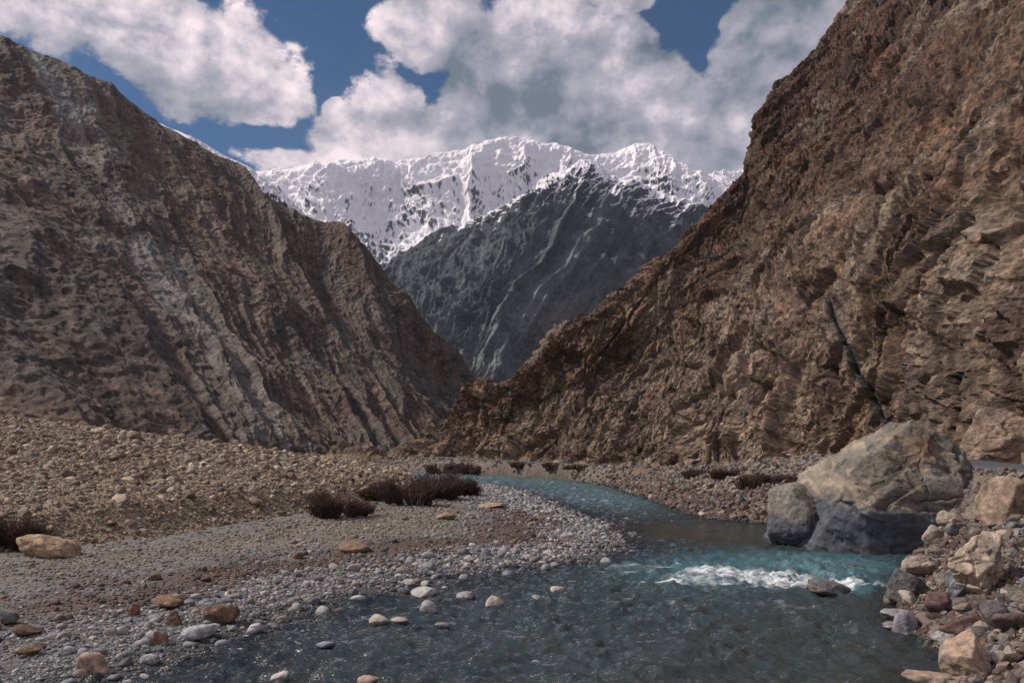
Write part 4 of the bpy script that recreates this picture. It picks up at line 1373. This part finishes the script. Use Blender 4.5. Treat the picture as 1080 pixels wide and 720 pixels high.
lit = k.math('ADD', lit, k.math('MULTIPLY', k.math('SUBTRACT', k.noise(st.outputs[0], 4.0, 5, 0.6), 0.44), 0.9))
lit = k.math('ADD', lit, k.math('MULTIPLY', k.maprange(dens, 0.15, 0.9), 0.12), clamp=True)
rp = k.n('ShaderNodeValToRGB')
k.l(lit, rp.inputs[0])
e0 = rp.color_ramp.elements
e0[0].position = 0.0; e0[0].color = (1.7, 2.1, 2.7, 1)
e0[1].position = 1.0; e0[1].color = (12.6, 10.6, 11.0, 1)
em = rp.color_ramp.elements.new(0.5); em.color = (5.2, 4.9, 5.8, 1)
skyc = k.mix(1.0, sky.outputs[0], (0.20, 0.54, 0.74, 1), 'MULTIPLY')
b1 = k.n('ShaderNodeBackground', i_Strength=0.075)
k.l(skyc, b1.inputs['Color'])
b2 = k.n('ShaderNodeBackground', i_Strength=0.075)
k.l(rp.outputs[0], b2.inputs['Color'])
mx = k.n('ShaderNodeMixShader')
k.l(alpha, mx.inputs[0]); k.l(b1.outputs[0], mx.inputs[1]); k.l(b2.outputs[0], mx.inputs[2])
k.l(mx.outputs[0], out.inputs[0])

# ------------------------------------------------------------------ sun behind thin cloud
ld = bpy.data.lights.new('sun', 'SUN')
ld.energy = 3.9
ld.angle = math.radians(5)
ld.color = (1.0, 0.90, 0.80)
so = bpy.data.objects.new('sun', ld)
COL.objects.link(so)
dirv = Vector((math.sin(SUN_AZ) * math.cos(SUN_EL), math.cos(SUN_AZ) * math.cos(SUN_EL), math.sin(SUN_EL)))
so.rotation_euler = dirv.to_track_quat('Z', 'Y').to_euler()

# ------------------------------------------------------------------ thin blue air
HAZE = True
if HAZE:
    m = bpy.data.materials.new('valley haze')
    m.use_nodes = True
    k = NT(m.node_tree)
    out = k.n('ShaderNodeOutputMaterial')
    pv = k.n('ShaderNodeVolumePrincipled')
    pv.inputs['Color'].default_value = (0.72, 0.86, 1.0, 1)
    pv.inputs['Density'].default_value = 0.00004
    pv.inputs['Anisotropy'].default_value = 0.2
    k.l(pv.outputs[0], out.inputs['Volume'])
    x0, x1, y0, y1, z0, z1 = -6000, 6000, -3000, 5600, -40, 1500
    vv = [(x, y, z) for z in (z0, z1) for y in (y0, y1) for x in (x0, x1)]
    ff = [(0, 2, 3, 1), (4, 5, 7, 6), (0, 1, 5, 4), (2, 6, 7, 3), (0, 4, 6, 2), (1, 3, 7, 5)]
    o = mesh_obj('haze', np.array(vv), np.array(ff), m, smooth=False)
    kind(o, 'stuff')

# ------------------------------------------------------------------ camera and view
cd = bpy.data.cameras.new('camera')
cd.lens = 26
cd.sensor_width = 36
cd.shift_y = 0.1
cd.clip_start = 0.1
cd.clip_end = 30000
cam = bpy.data.objects.new('camera', cd)
cam.location = (0, 0, CAMZ)
cam.rotation_euler = (math.radians(90), 0, 0)
COL.objects.link(cam)
sc.camera = cam
sc.view_settings.view_transform = 'Standard'
sc.view_settings.look = 'None'
sc.view_settings.exposure = 0.18
sc.view_settings.gamma = 1.0
sc.view_settings.use_curve_mapping = False
sc.cycles.use_denoising = True
sc.cycles.sample_clamp_indirect = 4
sc.cycles.sample_clamp_direct = 6
sc.cycles.max_bounces = 4
sc.cycles.volume_bounces = 0
sc.cycles.transparent_max_bounces = 8
